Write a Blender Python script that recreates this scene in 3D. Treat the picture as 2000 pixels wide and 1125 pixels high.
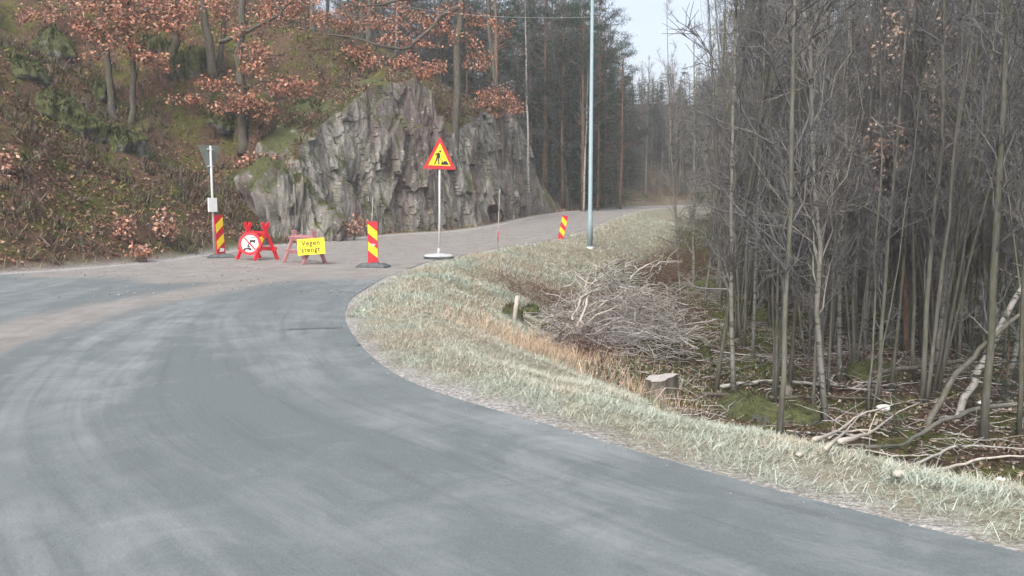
import bpy, math, random
import numpy as np
from mathutils import Vector

# ------------------------------------------------------------------ camera, sky, sun, exposure
for o in list(bpy.data.objects):
    bpy.data.objects.remove(o)
SC = bpy.context.scene
C = SC.collection
EYE = np.array([0.0, 0.0, 1.5])
FPX = 1570.0                      # focal length in photo pixels (2000 wide)
PITCH = math.atan((562.5 - 402.0) / FPX)
cd = bpy.data.cameras.new('camera'); cam = bpy.data.objects.new('camera', cd); C.objects.link(cam)
cam.location = EYE; cam.rotation_euler = (math.pi / 2 - PITCH, 0, 0)
cd.sensor_width = 36.0; cd.lens = 36.0 * FPX / 2000.0; cd.clip_start = 0.05; cd.clip_end = 2000
SC.camera = cam

W = bpy.data.worlds.new('World'); SC.world = W; W.use_nodes = True
wn = W.node_tree.nodes; wl = W.node_tree.links
sky = wn.new('ShaderNodeTexSky'); sky.sky_type = 'NISHITA'; sky.sun_disc = False
SUN_EL, SUN_ROT = math.radians(48), math.radians(200)
sky.sun_elevation = SUN_EL; sky.sun_rotation = SUN_ROT
sky.air_density = 1.0; sky.dust_density = 6.0; sky.ozone_density = 1.0
hs = wn.new('ShaderNodeHueSaturation'); hs.inputs['Saturation'].default_value = 0.6
wl.new(sky.outputs[0], hs.inputs['Color'])
wl.new(hs.outputs[0], wn['Background'].inputs['Color'])
wn['Background'].inputs['Strength'].default_value = 0.15
sd = bpy.data.lights.new('sun', 'SUN'); sun = bpy.data.objects.new('sun', sd); C.objects.link(sun)
sd.energy = 0.75; sd.angle = math.radians(16); sd.color = (1.0, 0.98, 0.95)
sun.rotation_euler = (math.pi / 2 - SUN_EL, 0, math.radians(180) - SUN_ROT)
SC.view_settings.view_transform = 'Standard'; SC.view_settings.look = 'None'
SC.view_settings.exposure = 1.08; SC.view_settings.gamma = 1.0; SC.view_settings.use_curve_mapping = False
SC.render.engine = 'CYCLES'
SC.cycles.use_denoising = True
SC.cycles.max_bounces = 5; SC.cycles.diffuse_bounces = 3; SC.cycles.glossy_bounces = 2
SC.cycles.transparent_max_bounces = 8; SC.cycles.volume_bounces = 2
SC.cycles.use_adaptive_sampling = True; SC.cycles.adaptive_threshold = 0.02

rng = np.random.default_rng(11)
R = math.radians

# ------------------------------------------------------------------ helpers: pixels to rays, noise
cp, sp = math.cos(PITCH), math.sin(PITCH)
def ray(px, py):
    a = (px - 1000.0) / FPX; b = -(py - 562.5) / FPX
    return np.array([a, cp + b * sp, -sp + b * cp])
def at(px, py, Y):                # the point at forward distance Y seen along this line of sight
    d = ray(px, py); return EYE + d * (Y / d[1])

def hash2(i, j, s):
    i = i.astype(np.int64).astype(np.uint64); j = j.astype(np.int64).astype(np.uint64)
    h = i * np.uint64(374761393) + j * np.uint64(668265263) + np.uint64((s * 974711 + 12345) & 0xffffffff)
    h &= np.uint64(0xffffffff)
    h = ((h ^ (h >> np.uint64(13))) * np.uint64(1274126177)) & np.uint64(0xffffffff)
    h ^= h >> np.uint64(16)
    return (h & np.uint64(0xffffff)).astype(np.float64) / 0xffffff
def vnoise(x, y, s=0):
    x = np.asarray(x, float); y = np.asarray(y, float)
    i = np.floor(x); j = np.floor(y); u = x - i; v = y - j
    u = u * u * (3 - 2 * u); v = v * v * (3 - 2 * v)
    a = hash2(i, j, s); b = hash2(i + 1, j, s); c = hash2(i, j + 1, s); d = hash2(i + 1, j + 1, s)
    return (a * (1 - u) + b * u) * (1 - v) + (c * (1 - u) + d * u) * v
def fbm(x, y, s=0, o=4):
    t = 0; a = 0.5; n = 0
    for k in range(o):
        t = t + a * vnoise(np.asarray(x) * 2 ** k + 17.3 * k, np.asarray(y) * 2 ** k + 5.1 * k, s + k); n += a; a *= 0.5
    return t / n                  # 0..1
def sstep(a, b, x):
    t = np.clip((np.asarray(x, float) - a) / (b - a), 0, 1); return t * t * (3 - 2 * t)
def unit(v):
    v = np.asarray(v, float); return v / np.maximum(np.linalg.norm(v, axis=-1, keepdims=True), 1e-9)

# ------------------------------------------------------------------ helpers: mesh building
class MB:
    """collects tubes, boxes, prisms and blades; build() links them as ONE mesh object"""
    def __init__(s): s.v = []; s.q = []; s.t = []; s.n = []; s.c = []; s.k = 0; s.mi = []
    def add(s, v, quads=None, tris=None, ngons=None, col=None, mi=0):
        v = np.asarray(v, float).reshape(-1, 3); b = s.k
        s.v.append(v); s.k += len(v)
        if quads is not None and len(quads): s.q.append((np.asarray(quads) + b, mi))
        if tris is not None and len(tris): s.t.append((np.asarray(tris) + b, mi))
        for f in ngons or []: s.n.append(([i + b for i in f], mi))
        if col is None: col = (1, 1, 1)
        col = np.asarray(col, float)
        s.c.append(np.broadcast_to(col, (len(v), 3)) if col.ndim == 1 else col)
    def tube(s, pts, rad, sides=6, col=None, cap=True, mi=0):
        P = np.asarray(pts, float); n = len(P); r = np.broadcast_to(np.asarray(rad, float), (n,))
        T = np.gradient(P, axis=0); T = unit(T)
        ref = np.array([1.0, 0, 0]) if abs(T[:, 2]).mean() > 0.6 else np.array([0, 0, 1.0])
        A = unit(np.cross(T, ref)); B = np.cross(T, A)
        a = np.arange(sides) * 2 * np.pi / sides
        V = P[:, None] + r[:, None, None] * (np.cos(a)[None, :, None] * A[:, None] + np.sin(a)[None, :, None] * B[:, None])
        i = np.arange(n - 1)[:, None] * sides; j = np.arange(sides)[None]
        j2 = (j + 1) % sides
        Q = np.stack([i + j, i + j2, i + sides + j2, i + sides + j], -1).reshape(-1, 4)
        ng = [list(range(sides))[::-1], list(range((n - 1) * sides, n * sides))] if cap else None
        s.add(V, quads=Q, ngons=ng, col=col, mi=mi)
    def box(s, c, size, M=None, bev=0.0, mi=0, col=None):
        h = np.asarray(size, float) / 2
        v = []
        for z in (-1, 1):
            for x, y in ((-1, -1), (1, -1), (1, 1), (-1, 1)): v.append((x * h[0], y * h[1], z * h[2]))
        v = np.array(v)
        if bev: v[4:, :2] *= (1 - bev)
        if M is not None: v = v @ np.asarray(M).T
        s.add(v + np.asarray(c, float), quads=[(3, 2, 1, 0), (4, 5, 6, 7), (0, 1, 5, 4), (1, 2, 6, 5), (2, 3, 7, 6), (3, 0, 4, 7)], mi=mi, col=col)
    def bar(s, a, b, w, t, up=(0, 0, 1), mi=0, col=None):
        a = np.asarray(a, float); b = np.asarray(b, float); d = b - a; L = np.linalg.norm(d); z = d / L
        x = unit(np.cross(z, np.asarray(up, float))); y = np.cross(z, x)
        s.box((a + b) / 2, (w, t, L), np.stack([x, y, z], 1), mi=mi, col=col)
    def prism(s, poly, t, o=(0, 0, 0), ux=(1, 0, 0), uy=(0, 0, 1), mi=0, col=None):
        """outline (counter clockwise) in the ux, uy plane, thickness t along ux x uy, front face at o"""
        ux = np.asarray(ux, float); uy = np.asarray(uy, float); n = np.cross(ux, uy); o = np.asarray(o, float)
        p = np.asarray(poly, float); m = len(p)
        F = o + p[:, :1] * ux + p[:, 1:] * uy
        s.add(np.concatenate([F, F - n * t]), quads=[(i, m + i, m + (i + 1) % m, (i + 1) % m) for i in range(m)],
              ngons=[list(range(m)), list(range(m, 2 * m))[::-1]], mi=mi, col=col)
    def blades(s, P, D, w, col, bend=0.0, mi=0):
        """tapered strips from P along D (N x 3), width w"""
        P = np.asarray(P, float); D = np.asarray(D, float); n = len(P)
        az = rng.uniform(0, 2 * np.pi, n); S = np.stack([np.cos(az), np.sin(az), np.zeros(n)], 1) * np.reshape(w, (-1, 1)) * 0.5
        mid = P + D * 0.55 + np.array([0, 0, 1.0]) * np.reshape(bend, (-1, 1)) * np.linalg.norm(D, axis=1, keepdims=True)
        V = np.stack([P - S, P + S, mid + S * 0.8, mid - S * 0.8, P + D], 1).reshape(-1, 3)
        i = np.arange(n)[:, None] * 5
        s.add(V, quads=i + np.array([[0, 1, 2, 3]]), tris=i + np.array([[3, 2, 4]]), col=np.repeat(col, 5, 0), mi=mi)
    def leaves(s, P, size, col, up=0.0, droop=0.0, ratio=0.6):
        n = len(P); a = unit(rng.normal(size=(n, 3)) + np.array([0, 0, -droop])); nrm = unit(rng.normal(size=(n, 3)) + np.array([0, 0, up]))
        b = unit(np.cross(nrm, a)); a = unit(np.cross(b, nrm)); L = np.reshape(size, (-1, 1))
        V = np.stack([P, P + a * L * 0.45 + b * L * ratio / 2, P + a * L, P + a * L * 0.45 - b * L * ratio / 2], 1).reshape(-1, 3)
        s.add(V, quads=np.arange(n)[:, None] * 4 + np.array([[0, 1, 2, 3]]), col=np.repeat(col, 4, 0))
    def mesh(s, name, mats, smooth=True):
        v = np.concatenate(s.v) if s.v else np.zeros((0, 3))
        loops = []; starts = []; mi = []; k = 0
        for arrs, m in ((s.q, 4), (s.t, 3)):
            for a, i in arrs:
                a = np.asarray(a, int).reshape(-1, m)
                loops.append(a.ravel()); starts.append(k + np.arange(len(a)) * m); mi.append(np.full(len(a), i)); k += a.size
        for f, i in s.n:
            loops.append(np.array(f)); starts.append(np.array([k])); mi.append(np.array([i])); k += len(f)
        me = bpy.data.meshes.new(name)
        loops = np.concatenate(loops).astype(np.int32); starts = np.concatenate(starts).astype(np.int32)
        me.vertices.add(len(v)); me.vertices.foreach_set('co', v.astype(np.float32).ravel())
        me.loops.add(len(loops)); me.loops.foreach_set('vertex_index', loops)
        me.polygons.add(len(starts)); me.polygons.foreach_set('loop_start', starts)
        me.polygons.foreach_set('material_index', np.concatenate(mi).astype(np.int32))
        me.polygons.foreach_set('use_smooth', np.full(len(starts), smooth))
        ca = me.attributes.new('tint', 'FLOAT_COLOR', 'POINT')
        c = np.concatenate(s.c); ca.data.foreach_set('color', np.concatenate([c, np.ones((len(c), 1))], 1).astype(np.float32).ravel())
        me.update(calc_edges=True); me.validate()
        for m in mats if isinstance(mats, (list, tuple)) else [mats]: me.materials.append(m)
        return me
    def build(s, name, mats, parent=None, loc=None, smooth=True):
        return link(name, s.mesh(name, mats, smooth), parent, loc)
def link(name, me, parent=None, loc=None):
    o = bpy.data.objects.new(name, me); C.objects.link(o)
    if parent is not None: o.parent = parent
    if loc is not None: o.location = loc
    return o
def empty(name, loc, rz=0.0):
    o = bpy.data.objects.new(name, None); C.objects.link(o); o.location = loc; o.rotation_euler = (0, 0, rz); o.empty_display_size = 0.3; return o
def tag(o, label=None, cat=None, group=None, kind=None):
    if label: o['label'] = label
    if cat: o['category'] = cat
    if group: o['group'] = group
    if kind: o['kind'] = kind
    return o

# ------------------------------------------------------------------ helpers: materials
def new_mat(name, rough=0.85, spec=0.2):
    m = bpy.data.materials.new(name); m.use_nodes = True
    b = m.node_tree.nodes['Principled BSDF']; b.inputs['Roughness'].default_value = rough
    b.inputs['Specular IOR Level'].default_value = spec
    return m, m.node_tree.nodes, m.node_tree.links, b
def nd(n, t, **kw):
    x = n.new(t)
    for k, v in kw.items():
        if k in x.inputs.keys(): x.inputs[k].default_value = v
        else: setattr(x, k, v)
    return x
def noise(n, l, vec, scale, detail=4, rough=0.6, dist=0.0):
    x = nd(n, 'ShaderNodeTexNoise', Scale=scale, Detail=detail, Roughness=rough, Distortion=dist)
    if vec is not None: l.new(vec, x.inputs['Vector'])
    return x.outputs['Fac']
def ramp(n, l, fac, stops, interp='LINEAR'):
    x = n.new('ShaderNodeValToRGB'); x.color_ramp.interpolation = interp
    e = x.color_ramp.elements
    while len(e) < len(stops): e.new(0.5)
    for k, (p, c) in enumerate(stops):
        e[k].position = p; e[k].color = (*c, 1) if len(c) == 3 else c
    l.new(fac, x.inputs[0]); return x.outputs[0]
def mix(n, l, fac, a, b, mode='MIX'):
    x = n.new('ShaderNodeMix'); x.data_type = 'RGBA'; x.blend_type = mode
    for i, v in ((0, fac), (6, a), (7, b)):
        if hasattr(v, 'is_linked'): l.new(v, x.inputs[i])
        else: x.inputs[i].default_value = v if i == 0 else ((*v, 1) if len(v) == 3 else v)
    return x.outputs[2]
def math_(n, l, op, a, b=None):
    x = n.new('ShaderNodeMath'); x.operation = op
    for i, v in ((0, a), (1, b)):
        if v is None: continue
        if hasattr(v, 'is_linked'): l.new(v, x.inputs[i])
        else: x.inputs[i].default_value = v
    return x.outputs[0]
def bump(n, l, h, b, strength=0.5, dist=0.05):
    x = nd(n, 'ShaderNodeBump', Strength=strength, Distance=dist); l.new(h, x.inputs['Height']); l.new(x.outputs[0], b.inputs['Normal'])
def pos(n): return n.new('ShaderNodeNewGeometry').outputs['Position']
def objc(n): return n.new('ShaderNodeTexCoord').outputs['Object']
def scaled(n, l, vec, s):
    x = n.new('ShaderNodeMapping'); x.inputs['Scale'].default_value = s; l.new(vec, x.inputs['Vector']); return x.outputs[0]
def g3(v): return (v, v, v)

def mat_tint(name, rough=0.8, spec=0.15, var=0.35, scale=6.0):
    """own colour of every leaf or blade, with noise"""
    m, n, l, b = new_mat(name, rough, spec)
    a = n.new('ShaderNodeAttribute'); a.attribute_name = 'tint'
    f = noise(n, l, pos(n), scale, 3)
    l.new(mix(n, l, 1.0, a.outputs['Color'], ramp(n, l, f, [(0.25, g3(1 - var)), (0.75, g3(1 + var))]), 'MULTIPLY'), b.inputs['Base Color'])
    return m
def mat_paint(name, col, rough=0.5, dirt=(0.25, 0.2, 0.16), amount=0.25, spec=0.4):
    m, n, l, b = new_mat(name, rough, spec)
    f = noise(n, l, objc(n), 9.0, 6, 0.7)
    l.new(mix(n, l, ramp(n, l, f, [(0.42, g3(0)), (0.8, g3(amount * 2))]), col, dirt), b.inputs['Base Color'])
    bump(n, l, noise(n, l, objc(n), 60, 3), b, 0.08, 0.01)
    return m
def mat_bark(name, c1, c2, c3=None, sc=(6, 6, 1.3), moss=0.0):
    m, n, l, b = new_mat(name, 0.9, 0.1)
    v = scaled(n, l, objc(n), sc); f = noise(n, l, v, 4.0, 5, 0.65)
    c = ramp(n, l, f, [(0.3, c1), (0.7, c2)])
    if c3:
        f2 = noise(n, l, scaled(n, l, objc(n), (2, 2, 9)), 2.2, 3, 0.6)
        c = mix(n, l, ramp(n, l, f2, [(0.54, g3(0)), (0.62, g3(1))]), c, c3)
    if moss:
        f3 = noise(n, l, objc(n), 2.5, 4)
        c = mix(n, l, ramp(n, l, f3, [(0.45, g3(0)), (0.7, g3(moss))]), c, (0.08, 0.09, 0.03))
    l.new(c, b.inputs['Base Color']); bump(n, l, f, b, 0.6, 0.02)
    return m
def mat_rock(name, base1, base2, purple=0.5, moss=0.5, lichen=0.5, stretch=(1, 1, 0.28), mb_=0.0):
    m, n, l, b = new_mat(name, 0.92, 0.15)
    p = pos(n)
    fb = noise(n, l, scaled(n, l, p, stretch), 1.3, 8, 0.68, 0.4)
    c = ramp(n, l, fb, [(0.28, tuple(x * 0.5 for x in base1)), (0.42, base1), (0.6, base2), (0.78, tuple(min(1, x * 1.25) for x in base2))])
    fp = noise(n, l, scaled(n, l, p, (0.5, 0.5, 0.14)), 1.0, 4, 0.6, 0.5)
    c = mix(n, l, ramp(n, l, fp, [(0.48, g3(0)), (0.62, g3(purple))]), c, (0.12, 0.085, 0.085))
    fs = noise(n, l, scaled(n, l, p, (3.2, 3.2, 0.22)), 1.5, 5, 0.65)
    c = mix(n, l, ramp(n, l, fs, [(0.54, g3(0)), (0.66, g3(0.8))]), c, (0.05, 0.048, 0.045))
    fr = noise(n, l, scaled(n, l, p, (1, 1, .55)), 7.0, 6, 0.72, 0.8)
    c = mix(n, l, ramp(n, l, fr, [(0.3, g3(0.65)), (0.46, g3(0)), (0.54, g3(0)), (0.72, g3(.4))]), c, (0.09, 0.08, 0.07))
    fl = noise(n, l, p, 5.5, 5, 0.7)
    c = mix(n, l, ramp(n, l, fl, [(0.6, g3(0)), (0.66, g3(lichen))]), c, (0.5, 0.5, 0.46))
    g = n.new('ShaderNodeNewGeometry'); sx = n.new('ShaderNodeSeparateXYZ'); l.new(g.outputs['Normal'], sx.inputs[0])
    fm = noise(n, l, p, 1.1, 5, 0.65)
    up = math_(n, l, 'ADD', math_(n, l, 'MULTIPLY', sx.outputs[2], 0.55), fm)
    c = mix(n, l, ramp(n, l, up, [(0.68 - mb_, g3(0)), (0.85 - mb_, g3(moss))]), c, ramp(n, l, noise(n, l, p, 9, 4), [(0.3, (0.04, 0.046, 0.02)), (0.7, (0.105, 0.115, 0.042))]))
    l.new(c, b.inputs['Base Color'])
    h = math_(n, l, 'ADD', math_(n, l, 'MULTIPLY', fb, 1.0), math_(n, l, 'MULTIPLY', noise(n, l, p, 14, 5, 0.7), 0.25))
    bump(n, l, h, b, 0.9, 0.22)
    return m

# ------------------------------------------------------------------ the lie of the land
GY = np.array([-60, 20, 25, 32, 36, 40, 48, 58, 65, 75, 90, 120, 200.0])
GZ = np.array([0, 0, .02, .15, .32, .50, .80, 1.08, 1.22, 1.42, 1.7, 2.4, 4.0])
def G(y): return np.interp(y, GY, GZ)
def on_road(px, py):              # where a line of sight meets the road surface
    d = ray(px, py); lo, hi = 0.5, 120.0
    ts = np.linspace(1.5, 130, 4000); p = EYE + ts[:, None] * d
    k = np.argmax(p[:, 2] <= G(p[:, 1])); return p[k] if p[k, 2] <= G(p[k, 1]) else p[-1]
def smooth_line(P, n):
    P = np.asarray(P, float); s = np.r_[0, np.cumsum(np.linalg.norm(np.diff(P, axis=0), axis=1))]
    t = np.linspace(0, s[-1], n); q = np.stack([np.interp(t, s, P[:, 0]), np.interp(t, s, P[:, 1])], 1)
    for _ in range(14): q[1:-1] = 0.25 * q[:-2] + 0.5 * q[1:-1] + 0.25 * q[2:]
    return q
R_px = [(1990, 1080), (1800, 1030), (1600, 985), (1400, 930), (1200, 872), (1000, 812), (850, 770), (770, 735), (715, 690), (682, 645), (670, 612), (688, 580),
        (745, 545), (830, 513), (900, 500), (971, 484), (1071, 470), (1155, 446), (1211, 421), (1262, 409)]
ER = [(16, -14), (9, -6), (5.5, -0.5), (3.4, 2.2)] + [tuple(on_road(*q)[:2]) for q in R_px] + [(14.2, 72.5), (20, 79), (29, 84), (60, 92)]
L_px = [(0, 537), (120, 530), (300, 515), (400, 501), (480, 489), (560, 480), (650, 474), (700, 467), (800, 458), (900, 453), (971, 442), (1071, 420), (1149, 411)]
EL = [(-60, -30), (-34, -14), (-21, 0), (-14.5, 9.5)] + [tuple(on_road(*q)[:2]) for q in L_px] + [(9.6, 72), (13.0, 77.5), (18.5, 83.5), (28, 88.7), (58, 97)]
ER = smooth_line(ER, 900); EL = smooth_line(EL, 900)
POLY = np.concatenate([EL, ER[::-1], [(16, -40), (-60, -40)]])
def inside(x, y):
    r = np.zeros(x.shape, bool); P = POLY[::3]; Q = np.roll(P, -1, 0)
    for (x1, y1), (x2, y2) in zip(P, Q):
        if y1 == y2: continue
        r ^= ((y1 > y) != (y2 > y)) & (x < (x2 - x1) * (y - y1) / (y2 - y1) + x1)
    return r
def near_line(x, y, L):
    P = np.stack([x.ravel(), y.ravel()], 1); d = np.empty(len(P)); k = np.empty(len(P), int)
    for a in range(0, len(P), 20000):
        D = ((P[a:a + 20000, None] - L[None]) ** 2).sum(2); k[a:a + 20000] = D.argmin(1); d[a:a + 20000] = np.sqrt(D.min(1))
    return d.reshape(x.shape), k.reshape(x.shape)
CLIFF_Y = np.array([27.0, 28.2, 29.5, 31, 33, 35.5, 37, 38.2, 39.5, 42, 47, 50, 52.5, 55, 57])
CLIFF_H = np.array([0.8, 1.3, 1.9, 3.6, 5.2, 6.7, 5.6, 4.5, 4.8, 5.9, 6.3, 6.2, 4.2, 1.6, 1.0])
GX0, GX1, GY0, GY1, GS = -70.0, 70.0, -15.0, 150.0, 0.3
gx = np.arange(GX0, GX1 + GS, GS); gy = np.arange(GY0, GY1 + GS, GS)
XX, YY = np.meshgrid(gx, gy)                       # rows follow y
IN = inside(XX, YY)
dR, kR = near_line(XX, YY, ER[::2]); dL, kL = near_line(XX, YY, EL[::2])
LEFT = (dL < dR) & ~IN; RIGHT = ~LEFT & ~IN
yE = EL[::2][kL, 1]
d = dL
hill = np.where(d < 0.6, 0.03 * d, 0.018 + 0.70 * np.clip(d - 0.6, 0, 12) + 0.52 * np.clip(d - 12.6, 0, 22) + 0.3 * np.clip(d - 34.6, 0, 40))
ch = np.interp(yE, CLIFF_Y, CLIFF_H)
clf = np.where(d < 1.0, 0.05 * d, 0.05 + ch * sstep(1.9, 3.5, d) + 0.56 * np.clip(d - 3.3, 0, 30) + 0.4 * np.clip(d - 33, 0, 40))
far = 0.02 * d + 0.26 * np.clip(d - 1.2, 0, 8) + (0.5 - .24 * sstep(62, 74, yE)) * np.clip(d - 8, 0, 60)
wc = sstep(26.5, 29.5, yE); wf = sstep(53, 57, yE)
HL = hill * (1 - wc) + (clf * (1 - wf) + far * wf) * wc
dd = dR
floor_ = -1.35 + 0.5 * (fbm(XX * 0.22, YY * 0.22, 3) - 0.5) + 0.02 * np.clip(YY - 28, 0, 100) + 0.05 * np.clip(dd - 22, 0, 100)
HR = -0.03 * np.clip(dd - .3, 0, 0.8) + (floor_ - 0.0) * sstep(0.5, 4.6, dd)
rel = np.where(LEFT, HL, np.where(RIGHT, HR, 0.0))
gz = G(YY)
gz = np.where(RIGHT, gz * (1 - 0.75 * sstep(3, 12, dd)), gz)
# smooth away the creases of the offset lines, off the road and off the rock cut
sm = rel + gz
for _ in range(6):
    s2 = sm.copy(); s2[1:-1, 1:-1] = (sm[:-2, 1:-1] + sm[2:, 1:-1] + sm[1:-1, :-2] + sm[1:-1, 2:] + 2 * sm[1:-1, 1:-1]) / 6; sm = s2
wsm = np.where(LEFT, sstep(3.5, 8, dL), sstep(1.0, 3, dR)) * ~IN
HH = (rel + gz) * (1 - wsm) + sm * wsm
hump = (fbm(XX * 0.55, YY * 0.55, 21, 4) - 0.5) * 1.5 + (np.abs(fbm(XX * 0.3, YY * 0.3, 40, 3) - 0.5)) * 1.4
HH += np.where(LEFT, hump * sstep(0.8, 3.5, dL) * np.where((yE > 28) & (yE < 55), sstep(2.5, 4, dL), 1), 0)
HH += np.where(RIGHT, (fbm(XX * 0.9, YY * 0.9, 7, 4) - 0.5) * 0.42 * sstep(0.4, 2.0, dR) * (1 - .7 * sstep(40, 55, YY)) - .3 * sstep(42, 60, YY) * sstep(.2, 1.5, dR), 0)
HH += np.where(RIGHT, 0.02 * sstep(0.4, 0.7, dR) * (1 - sstep(0.8, 1.6, dR)), 0)
HH = np.where(IN, HH - np.where(np.minimum(dR, dL) < .45, .010, .04), HH)
EDGE = np.where(LEFT, dL, np.where(RIGHT, dR, -1.0))
def samp(A, x, y):
    i = np.clip((np.asarray(x) - GX0) / GS, 0, len(gx) - 1.001); j = np.clip((np.asarray(y) - GY0) / GS, 0, len(gy) - 1.001)
    a = i.astype(int); b = j.astype(int); u = i - a; v = j - b
    return (A[b, a] * (1 - u) + A[b, a + 1] * u) * (1 - v) + (A[b + 1, a] * (1 - u) + A[b + 1, a + 1] * u) * v
def near(A, x, y):
    i = np.clip(np.rint((np.asarray(x) - GX0) / GS), 0, len(gx) - 1).astype(int); j = np.clip(np.rint((np.asarray(y) - GY0) / GS), 0, len(gy) - 1).astype(int)
    return A[j, i]
def H(x, y): return samp(HH, x, y)
def ground_at(px, py, far_=120.0):
    d = ray(px, py); ts = np.linspace(2, far_, 5000); p = EYE + ts[:, None] * d
    hit = p[:, 2] <= H(p[:, 0], p[:, 1]); k = np.argmax(hit) if hit.any() else len(ts) - 1
    q = p[k].copy(); q[2] = float(H(q[0], q[1])); return q

# ground sheet with outer skirts reaching far beyond the view
ox = np.r_[-420, -300, -210, -150, -110, -85, gx, 85, 110, 150, 210, 300, 420]
oy = np.r_[-420, -250, -140, -80, -45, -25, gy, 165, 185, 215, 260, 320, 420]
OX, OY = np.meshgrid(ox, oy)
OZ = H(OX, OY) + 0.06 * np.maximum(0, np.hypot(np.clip(np.abs(OX) - 70, 0, None), np.clip(np.abs(OY - 67) - 83, 0, None)))
ny, nx = OX.shape
def to_outer(A, fill):
    B = np.full(OX.shape, fill, float); B[6:6 + len(gy), 6:6 + len(gx)] = A; return B
mgrav = to_outer(np.where(RIGHT, 1 - sstep(0.05, 0.42, dR + 0.5 * (fbm(XX * 1.3, YY * 1.3, 5) - 0.5)), np.where(LEFT, 1 - sstep(0.3, 0.9, dL), 1)), 0)
mgrass = to_outer(np.where(RIGHT, 1 - sstep(2.4, 4.4, dR + 1.2 * (fbm(XX * .5, YY * .5, 6) - 0.5)), np.where(LEFT & (yE > 54), .35 * (1 - sstep(1, 5, dL)), 0)), 0)
mhill = to_outer(LEFT.astype(float), 0)
mb = MB()
i = (np.arange(ny - 1)[:, None] * nx + np.arange(nx - 1)[None]).ravel()
mb.add(np.stack([OX, OY, OZ], -1), quads=np.stack([i, i + 1, i + nx + 1, i + nx], 1), col=np.stack([mgrav, mgrass, mhill], -1).reshape(-1, 3))
def mat_ground():
    m, n, l, b = new_mat('forest_ground', 0.95, 0.08)
    p = pos(n); a = n.new('ShaderNodeAttribute'); a.attribute_name = 'tint'
    sep = n.new('ShaderNodeSeparateColor'); l.new(a.outputs['Color'], sep.inputs[0])
    f1 = noise(n, l, p, 0.9, 7, 0.7); f2 = noise(n, l, p, 7, 5, 0.7); f3 = noise(n, l, p, 0.35, 4, 0.6)
    floor_c = ramp(n, l, f2, [(0.3, (0.02, 0.016, 0.012)), (0.55, (0.062, 0.045, 0.034)), (0.75, (0.12, 0.09, 0.07))])
    floor_c = mix(n, l, ramp(n, l, f1, [(0.45, g3(0)), (0.58, g3(0.85))]), floor_c, ramp(n, l, f2, [(0.3, (0.03, 0.04, 0.012)), (0.7, (0.10, 0.115, 0.03))]))
    hill_c = ramp(n, l, f2, [(0.3, (0.035, 0.026, 0.02)), (0.52, (0.085, 0.055, 0.04)), (0.72, (0.17, 0.10, 0.07))])
    hill_c = mix(n, l, ramp(n, l, f1, [(0.47, g3(0)), (0.6, g3(0.9))]), hill_c, ramp(n, l, f2, [(0.3, (0.035, 0.04, 0.014)), (0.7, (0.11, 0.115, 0.03))]))
    c = mix(n, l, sep.outputs[2], floor_c, hill_c)
    gr = ramp(n, l, f2, [(0.3, (0.12, 0.11, 0.075)), (0.5, (0.225, 0.215, 0.16)), (0.7, (0.35, 0.37, 0.30))])
    gr = mix(n, l, ramp(n, l, f1, [(0.45, g3(0)), (0.65, g3(0.6))]), gr, (0.215, 0.185, 0.14))
    c = mix(n, l, sep.outputs[1], c, gr)
    gv = ramp(n, l, noise(n, l, p, 28, 4, 0.7), [(0.3, (0.16, 0.15, 0.14)), (0.5, (0.30, 0.292, 0.282)), (0.68, (0.52, 0.52, 0.515))])
    c = mix(n, l, sep.outputs[0], c, gv)
    l.new(c, b.inputs['Base Color']); bump(n, l, math_(n, l, 'ADD', f2, math_(n, l, 'MULTIPLY', noise(n, l, p, 35, 3), 0.4)), b, 0.8, 0.08)
    return m
tag(mb.build('ground', mat_ground()), kind='structure')

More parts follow.
